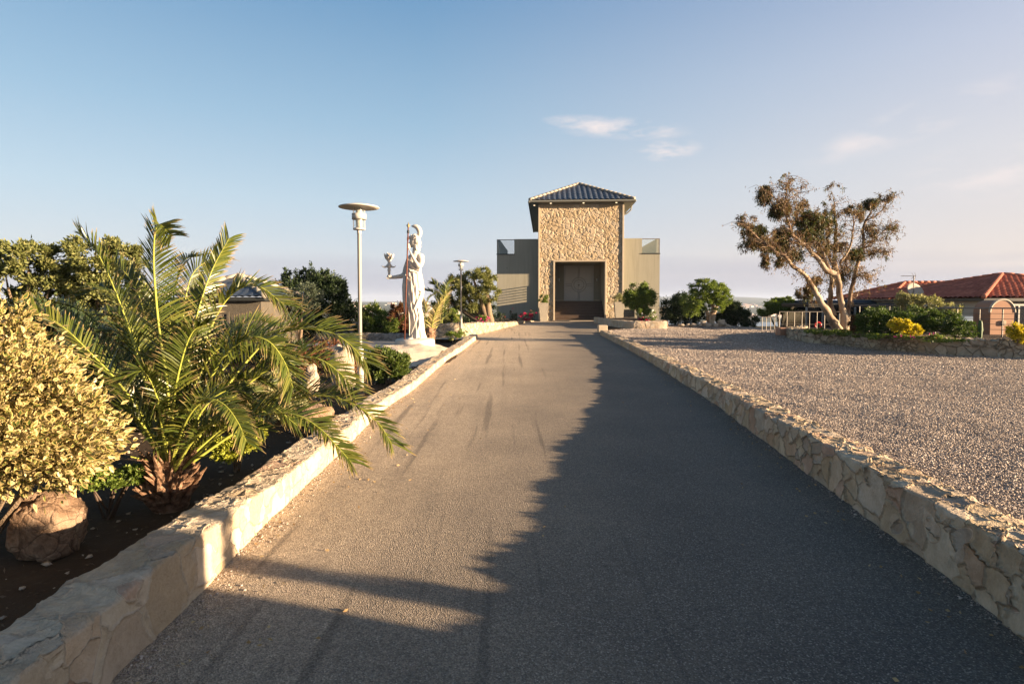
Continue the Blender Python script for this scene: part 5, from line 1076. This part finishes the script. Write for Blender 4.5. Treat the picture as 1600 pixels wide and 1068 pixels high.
# right planter plants
bush('juniper_hedge', 'long dark green juniper mound behind the curved planter wall', 'hedge', [pxblob(1385, 503, 16.2, 42, 24), pxblob(1430, 498, 16.4, 45, 20), pxblob(1470, 505, 15.8, 40, 20), pxblob(1500, 514, 15.3, 26, 14), pxblob(1360, 508, 16.4, 20, 20)], 34000, .06, .012, L['jun'], sub=60, sig=.13, inner=.6, zb=.55)
bush('shrub', 'lighter green tip of shrub behind the left end of the juniper', 'shrub', [pxblob(1366, 490, 16.6, 15, 9)], 2500, .055, .012, L['green'], zb=.6)
bush('shrub', 'straggly silver-green shrub rising behind the juniper mound', 'shrub', [pxblob(1425, 475, 18, 26, 17), pxblob(1450, 478, 18, 26, 17), pxblob(1480, 485, 17.8, 24, 12), pxblob(1410, 465, 18, 12, 10)], 6500, .085, .014, L['silver'], sub=34, sig=.14, zb=.3)
bush('shrub', 'bright yellow-leaved shrub in front of the juniper mound', 'shrub', [pxblob(1415, 513, 15.2, 20, 13), pxblob(1402, 508, 15.2, 12, 10), pxblob(1430, 516, 15.1, 10, 10)], 4200, .06, .016, L['yellow'], sub=30, sig=.15, inner=.6, zb=.6)
bush('shrub', 'yellow-green shrub at the right end of the planter wall', 'shrub', [pxblob(1592, 521, 14, 16, 13), pxblob(1582, 515, 14, 8, 12), pxblob(1612, 520, 14, 16, 14)], 3600, .055, .015, L['yellow'], sub=26, zb=.6)
bush('shrub', 'reddish dry shrub beside the gum tree trunk', 'shrub', [pxblob(1336, 508, 17, 11, 14)], 2200, .05, .012, L['red'], zb=.6)
bush('groundcover_plant', 'low green groundcover at the left end of the curved planter', 'plant', [pxblob(1275, 517, 18.4, 22, 4), pxblob(1310, 519, 17.6, 24, 5)], 3000, .05, .013, L['green'], zb=.58)
bush('groundcover_plant', 'low trailing green plants along the top of the planter wall', 'plant', [pxblob(1375, 525, 15.6, 30, 4), pxblob(1460, 529, 14.8, 40, 5), pxblob(1340, 522, 16.5, 20, 4)], 4500, .045, .012, L['green'], zb=.58)
flowers('small purple-pink flowers under the yellow shrub', [pxblob(1412, 526, 14.9, 14, 3), pxblob(1458, 525, 15, 8, 4)], 500, M['flower_pink'], L['green'], zb=.6, nf=45, fs=.03, ln=.045)
r = thing('cactus', 'tall green column cactus at the right end of the juniper', 'cactus', P(1531, 531, 15))
q = MB(); V = []; n = 24
for h, s_ in ((0, .03), (.1, .042), (.3, .048), (.42, .045), (.5, .034), (.53, .01)):
    for j in range(n): a = 2*math.pi*j/n; rr = s_ * (1 + .16 * math.cos(8 * a)); V.append((rr*math.cos(a), rr*math.sin(a), h))
q.add(V, [(i*n+j, i*n+(j+1) % n, (i+1)*n+(j+1) % n, (i+1)*n+j) for i in range(5) for j in range(n)] + [tuple(range(5*n, 6*n))]); q.tube([(.03, 0, .2), (.065, 0, .25), (.065, 0, .34)], [.018, .02, .012], 8)
q.build('stem', simple('cactus_green', (.05, .09, .035), .6, .2, 10), r, True)

# ================================================================ RAILINGS, PERGOLA
def railing(label, a, b, zb, zt, n, rails, rad=.022, mat=None, vert=True):
    a, b = Vector((a[0], a[1], 0)), Vector((b[0], b[1], 0)); r = thing('railing', label, 'railing', (a.x, a.y, zb)); d = b - a; mt = mat or M['steel']
    q = MB(); rad *= .6; q.tube([Vector((0, 0, zt - zb)), d + Vector((0, 0, zt - zb))], rad * 1.2, 8); q.build('top_rail', mt, r)
    for k in range(rails):
        z = (zt - zb) * (k + 1) / (rails + 1); q = MB(); q.tube([Vector((0, 0, z)), d + Vector((0, 0, z))], rad * .4, 6); q.build('rail', mt, r)
    for k in range(n):
        p = d * (k / (n - 1)); q = MB(); q.tube([p, p + Vector((0, 0, zt - zb))], rad, 8); q.build('post', mt, r)
    return r
a, b = P(1218, 487, 21.5), P(1312, 487.5, 21.5); railing('steel railing left of the gum tree above the sea view', a.xy, b.xy, .30, a.z, 9, 1)
a, b = P(1191, 495, 23.5), P(1217, 495, 23.5); railing('lower short railing left of the taller steel railing', a.xy, b.xy, .1, a.z, 5, 0)
a, b = P(1328, 477, 19.5), P(1439, 475.5, 18.6); railing('steel railing with close posts behind the gum tree and shrub', a.xy, b.xy, .5, a.z, 8, 2, .024)
a, b = P(1462, 481, 17.2), P(1604, 479.5, 16.2); railing('wire railing in front of the oven and beige house', a.xy, b.xy, .5, a.z, 5, 5, .028)
r = thing('block', 'low pinkish block under the left end of the steel railing', 'block', P(1225, 517, 21.2)); q = MB(); q.box(-.24, .24, -.2, .2, -.15, .13, bev=.02); q.build('block_body', M['ochre'], r)
r = thing('pergola', 'flat dark canopy on a single dark column behind the gum tree', 'pergola', P(1304, 512, 29)); o = Vector(r.location)
q = MB(); c_ = P(1304, 476, 29) - o; q.box(-2.0, 3.0, -1.2, 1.6, c_.z - .06, c_.z + .08, bev=.03); q.box(-1.97, 2.97, -1.17, 1.57, c_.z - .11, c_.z - .062); q.build('canopy', M['canvas'], r)
q = MB(); q.box(-.1, .1, -.1, .1, -1.2, c_.z - .5); V = [(-.1, -.1, c_.z - .5), (.1, -.1, c_.z - .5), (.1, .1, c_.z - .5), (-.1, .1, c_.z - .5), (-.34, -.3, c_.z - .115), (.34, -.3, c_.z - .115), (.34, .3, c_.z - .115), (-.34, .3, c_.z - .115)]
q.add(V, [(3, 2, 1, 0), (4, 5, 6, 7), (0, 1, 5, 4), (1, 2, 6, 5), (2, 3, 7, 6), (3, 0, 4, 7)]); q.build('column', M['canvas'], r)
q = MB(); q.lathe([(0, .0), (.24, .0), (.24, .05), (0, .05)], n=16); r = thing('life_ring', 'small red and white ring hanging by the railing below the canopy', 'ring', P(1278, 508, 22.5)); q = MB(); q.tube([(.12 * math.cos(a), 0, .12 * math.sin(a)) for a in np.linspace(0, 6.283, 21)], .035, 8, cap=False); q.build('ring', M['redlens'], r, True)

# arched oven
r = thing('arched_oven', 'pink plastered outdoor oven with rounded top in front of the beige house', 'oven', P(1552, 528, 17.6)); q = MB(); n = 22; w_ = .36
out = [(-w_, -1.2), (w_, -1.2), (w_, .8)] + [(w_ * math.cos(a), .8 + .37 * math.sin(a)) for a in np.linspace(0, math.pi, n)][1:-1] + [(-w_, .8)]
V = [(x, y, z) for y in (-.3, .35) for x, z in out]; m = len(out); q.add(V, [tuple(range(m)), tuple(range(2*m-1, m-1, -1))] + [(i, i + m, (i+1) % m + m, (i+1) % m) for i in range(m)]); q.build('oven_body', M['ochre'], r)
q = MB(); q.box(-.30, .0, -.34, -.302, -.25, .12); q.build('opening', M['blacksteel'], r)
q = MB(); q.box(.04, .28, -.36, -.302, -.3, .05, bev=.01); q.build('firewood_store', M['wood'], r)
q = MB(); q.tube([(w_ * 1.06 * math.cos(a), -.29, .8 + .39 * math.sin(a)) for a in np.linspace(0, math.pi, 20)], .035, 6); q.build('arch_rim', M['hwall_l'], r)
q = MB(); q.box(-.02, .09, -.36, -.302, .4, .56, bev=.02); q.build('vent', M['trim'], r)

# ================================================================ HOUSES
WF = None
def house(label, x0, x1, y0, y1, zb, ze, slope, wl_, roofm, ridgem, wins, name='house', amp=.06, res=.07, pitch=.28, oh=.35, grp=None):
    r = thing(name, label, 'house', ((x0+x1)/2, y0, zb), 0, grp); ox, oy = (x0+x1)/2, y0
    q = MB(); q.box(x0-ox, x1-ox, 0, y1-y0, 0, ze-zb); q.build('wall', wl_, r)
    o = hip_roof('roof', r, x0-oh, x1+oh, y0-oh, y1+oh, ze-zb, slope, pitch, amp, roofm, res, ridgem, (ox, oy), rr=.09)
    q = MB(); q.box(x0-ox-oh+.03, x1-ox+oh-.03, -oh+.03, y1-y0+oh-.03, ze-zb-.13, ze-zb-.012); q.build('eave_board', M['dark'], r)
    for (fx, a0, a1, z0, z1, kind) in wins:
        q = MB(); f = MB()
        if fx == 'f':
            q.box(a0-ox, a1-ox, -.035, -.003, z0-zb, z1-zb)
            for (u0, u1, v0, v1) in ((a0-.08, a1+.08, z1, z1+.08), (a0-.08, a1+.08, z0-.08, z0), (a0-.08, a0, z0, z1), (a1, a1+.08, z0, z1), ((a0+a1)/2-.03, (a0+a1)/2+.03, z0, z1)): f.box(u0-ox, u1-ox, -.07, -.038, v0-zb, v1-zb)
        else:
            q.box(x0-ox-.035, x0-ox-.003, a0-oy, a1-oy, z0-zb, z1-zb)
            for (u0, u1, v0, v1) in ((a0-.08, a1+.08, z1, z1+.08), (a0-.08, a1+.08, z0-.08, z0), (a0-.08, a0, z0, z1), (a1, a1+.08, z0, z1)): f.box(x0-ox-.07, x0-ox-.038, u0-oy, u1-oy, v0-zb, v1-zb)
        w_ = q.build('window', M['blacksteel'], r); f.build('window_frame', M['lamp'] if x0 > 0 else wl_, w_)
    return r
house('nearer beige house with red tiled hipped roof behind the oven', 20.2, 30, 24.3, 34, -1.4, 1.78, .235, M['hwall_l'], M['roof_red'], M['hip_red'], [('f', 21.2, 22.0, -.1, 1.45, 0), ('f', 23.4, 24.2, -.1, 1.4, 0), ('s', 27.5, 28.6, 0, 1.4, 0)])
house('farther house with red tiled roof behind the satellite dish', 23.2, 33, 35.0, 41, -1.4, 1.75, .34, M['hwall_l'], M['roof_red'], M['hip_red'], [('s', 36, 37.2, -.4, 1.4, 0)])
# glazed veranda with dark blue roof beside far house
r = thing('veranda', 'glazed veranda with a thin dark roof left of the red-roofed houses', 'veranda', (19.4, 31.5, -1.4)); q = MB(); q.box(-3.2, 2.6, 0, 3.2, 2.95, 3.12, bev=.03); q.build('roof', simple('dark_blue_metal', (.05, .07, .10), .5), r)
q = MB(); q.box(-3.0, 2.4, .2, 3.0, 0, 2.949); q.build('glazing', M['blacksteel'], r)
for k in range(7): q = MB(); q.box(-3.05 + .9 * k, -2.98 + .9 * k, .12, .198, 0, 2.948); q.build('mullion', M['lamp'], r)
# aerials
o = P(1427, 470, 29); r = thing('satellite_dish', 'large pale satellite dish in front of the red roofs', 'satellite dish', (o.x, o.y, -1.2)); zc = P(1423, 455, 29).z + 1.2
q = MB(); n = 28; V = []; rot = Matrix.Rotation(R(8), 3, 'Z') @ Matrix.Rotation(R(62), 3, 'X')
for rr, h in ((.0, .0), (.15, .01), (.3, .045), (.44, .10), (.44, .085), (.3, .03), (.15, -.005), (0, -.015)):
    for j in range(n): a = 2*math.pi*j/n; V.append(rot @ Vector((rr*math.cos(a), rr*math.sin(a), h)) + Vector((-.12, -.2, zc)))
q.add(V, [(i*n+j, i*n+(j+1) % n, (i+1)*n+(j+1) % n, (i+1)*n+j) for i in range(7) for j in range(n)]); q.build('dish', M['hwall_l'], r, True)
q = MB(); q.tube([(0, 0, 0), (0, 0, zc + .05)], .04, 8); q.tube([(0, 0, zc), (-.12, -.2, zc)], .03, 6); q.build('mast', M['steel'], r)
o = P(1427, 470, 28.6); r = thing('tv_aerial', 'spiky television aerial on a thin mast above the satellite dish', 'aerial', (o.x, o.y, -1.2)); zt = P(1427, 431, 28.6).z + 1.2
q = MB(); q.tube([(0, 0, 0), (0, 0, zt)], .022, 6); q.build('mast', M['steel'], r)
q = MB(); q.tube([(-.62, 0, zt), (.08, 0, zt)], .014, 6)
for k in range(8): x = -.6 + .09 * k; q.tube([(x, -.1, zt), (x, .1, zt)], .006, 4)
for s_ in (-1, 1): q.tube([(-.12, 0, zt + s_ * .15), (.0, 0, zt)], .01, 4); q.tube([(.04, 0, zt + s_ * .17), (.10, 0, zt)], .01, 4)
q.build('boom', M['steel'], r)
# small stone house behind the palm
house('small stone house with dark pyramid roof behind the palm', -11.6, -8.6, 19.5, 23, -.3, 1.78, .44, M['wall_grey'] if 0 else simple('rough_pale_stone', (.10, .086, .066), .9, .3, 6, .8, .03), M['roof_blue'], M['hip_tile'], [('f', -10.05, -9.75, .85, 1.2, 0)], amp=.04, oh=.25)
# car
r = thing('parked_car', 'blue-grey car parked beyond the railing left of the oven', 'car', P(1508, 500, 20), R(8)); r.location.z = -.62
out = [(-.85, .35), (.85, .35), (.88, .9), (.84, 1.05), (.70, 1.62), (.60, 1.72), (-.60, 1.72), (-.70, 1.62), (-.84, 1.05), (-.88, .9)]
V = []; ysx = [(0, .93, .0), (.06, 1, 0), (1.2, 1, .0), (2.9, 1, .0), (3.1, 1, -.6), (4.1, .96, -.75), (4.2, .9, -.8)]
for y, s_, dzz in ysx:
    for x, z in out: V.append((x * s_, y, z if z < 1.0 else z + (dzz * (z - .95) / .77)))
m = len(out); q = MB(); q.add(V, [(i*m+j, i*m+(j+1) % m, (i+1)*m+(j+1) % m, (i+1)*m+j) for i in range(len(ysx)-1) for j in range(m)] + [tuple(range(m-1, -1, -1)), tuple(range((len(ysx)-1)*m, len(ysx)*m))]); q.build('body', M['carpaint'], r, True)
q = MB(); q.add([(-.66, -.012, 1.1), (.66, -.012, 1.1), (.56, -.012, 1.55), (-.56, -.012, 1.55)], [(0, 1, 2, 3)]); q.box(-.6, .6, -.02, -.013, 1.12, 1.13); q.build('rear_window', M['blacksteel'], r)
for s_ in (-1, 1):
    q = MB(); q.add([(s_ * .865, .25, 1.08), (s_ * .865, 2.7, 1.08), (s_ * .745, 2.4, 1.55), (s_ * .745, .4, 1.55)], [(0, 1, 2, 3)]); q.build('side_window', M['blacksteel'], r)
    q = MB(); q.box(s_ * .78 - .07, s_ * .78 + .07, -.03, .03, .85, 1.25, bev=.02); q.build('tail_light', M['redlens'], r)
    for y in (.75, 3.3):
        q = MB(); q.tube([(s_ * .72, y, .32), (s_ * .90, y, .32)], .32, 20); w_ = q.build('wheel', M['tyre'], r); q = MB(); q.tube([(s_ * .895, y, .32), (s_ * .91, y, .32)], .19, 14); q.build('rim', M['steel'], w_)
q = MB(); q.box(-.25, .25, -.025, -.005, .6, .71, bev=.005); q.build('number_plate', M['white'], r)

# unseen wall and shrubs, added to throw shade across the near drive
stone_wall('shade_wall', 'unseen stone wall added right of the camera to shade the near drive', [(5.55, -7), (5.5, -3), (5.4, .82)], lambda p: .3, lambda p: 1.5, .4, -1, M['wall'], res=.01, lo=.05, hi=.12, rough=.05)
bush('shrub', 'unseen narrow shrub added to cast a streak of shade on the drive', 'shrub', [(5.5, 1.22, .75, .16, .085, .62), (5.5, 1.2, 1.25, .12, .07, .4)], 2600, .05, .012, L['dark'], sub=30, zb=.3)
bush('shrub', 'leafy shrub growing against the tall stone gate wall', 'shrub', [(5.2, .3, .9, .25, .55, .62), (4.9, -1.4, .75, .45, .7, .5)], 7000, .07, .02, L['dark'], sub=26, zb=.3)

# far towns
def far_house(w, d, h, wm_, rm_):
    q = MB(); q.box(-w/2, w/2, -d/2, d/2, -3, h); q.add([(-w/2-.4, -d/2-.4, h), (w/2+.4, -d/2-.4, h), (w/2+.4, d/2+.4, h), (-w/2-.4, d/2+.4, h), (-w/4, 0, h+2.2), (w/4, 0, h+2.2)], [(0, 1, 5, 4), (1, 2, 5), (2, 3, 4, 5), (3, 0, 4)], 1)
    me = q.build('far_house', [wm_, rm_]); bpy.data.objects.remove(me) if False else None; return me
wh = simple('far_white_wall', (.55, .48, .41), .9, .05, .1, 0); rf = simple('far_roof', (.55, .34, .24), .9, .1, .1, 0)
protos = [far_house(14, 11, 6.5, wh, rf), far_house(22, 12, 8, wh, rf), far_house(12, 10, 4.5, wh, wh)]
used = set(); cnt = 0
def put(az_px, Y, lbl, grp):
    global cnt
    k = cnt % 3; x = (az_px - 800) / F * Y
    o = protos[k] if k not in used else protos[k].copy()
    if k in used: COL.objects.link(o)
    used.add(k); o.location = (x, Y, ground_z(x, Y)); o.rotation_euler = (0, 0, random.uniform(-.6, .6)); s_ = random.uniform(.45, .95) * (Y / 1500) ** .5; o.scale = (s_,) * 3
    tag(o, lbl, 'house', grp); cnt += 1
for k in range(95): put(rng.uniform(540, 716), float(np.exp(rng.uniform(math.log(800), math.log(2600)))), 'tiny pale house on the far plain between the lamp and the olive tree', 'houses of the far town left of the statue')
for k in range(38): put(rng.normal(1171, 9), 2700 + rng.normal(0, 160), 'tiny white house of the far town under the hills across the bay', 'houses across the bay')
for k in range(34): put(rng.uniform(1160, 1330), 1360 + abs(rng.normal(0, 70)), 'tiny pale house along the far shore of the bay', 'houses on the far shore')

# haze
q = MB(); q.box(-7500, 9500, -300, 8600, -60, 95); hz = q.build('haze', []) if False else None
me = bpy.data.meshes.new('haze'); me.from_pydata(np.concatenate(q.V).tolist(), [], q.Fc); hz = bpy.data.objects.new('haze', me); COL.objects.link(hz); tag(hz, kind='stuff')
m = bpy.data.materials.new('haze_air'); m.use_nodes = True; nt = m.node_tree; nt.nodes.remove(nt.nodes['Principled BSDF']); v = nt.nodes.new('ShaderNodeVolumePrincipled')
v.inputs['Color'].default_value = (.55, .66, .86, 1); v.inputs['Density'].default_value = 1.2e-4; v.inputs['Anisotropy'].default_value = .0; nt.links.new(v.outputs[0], nt.nodes['Material Output'].inputs['Volume']); me.materials.append(m)
bpy.context.view_layer.update()
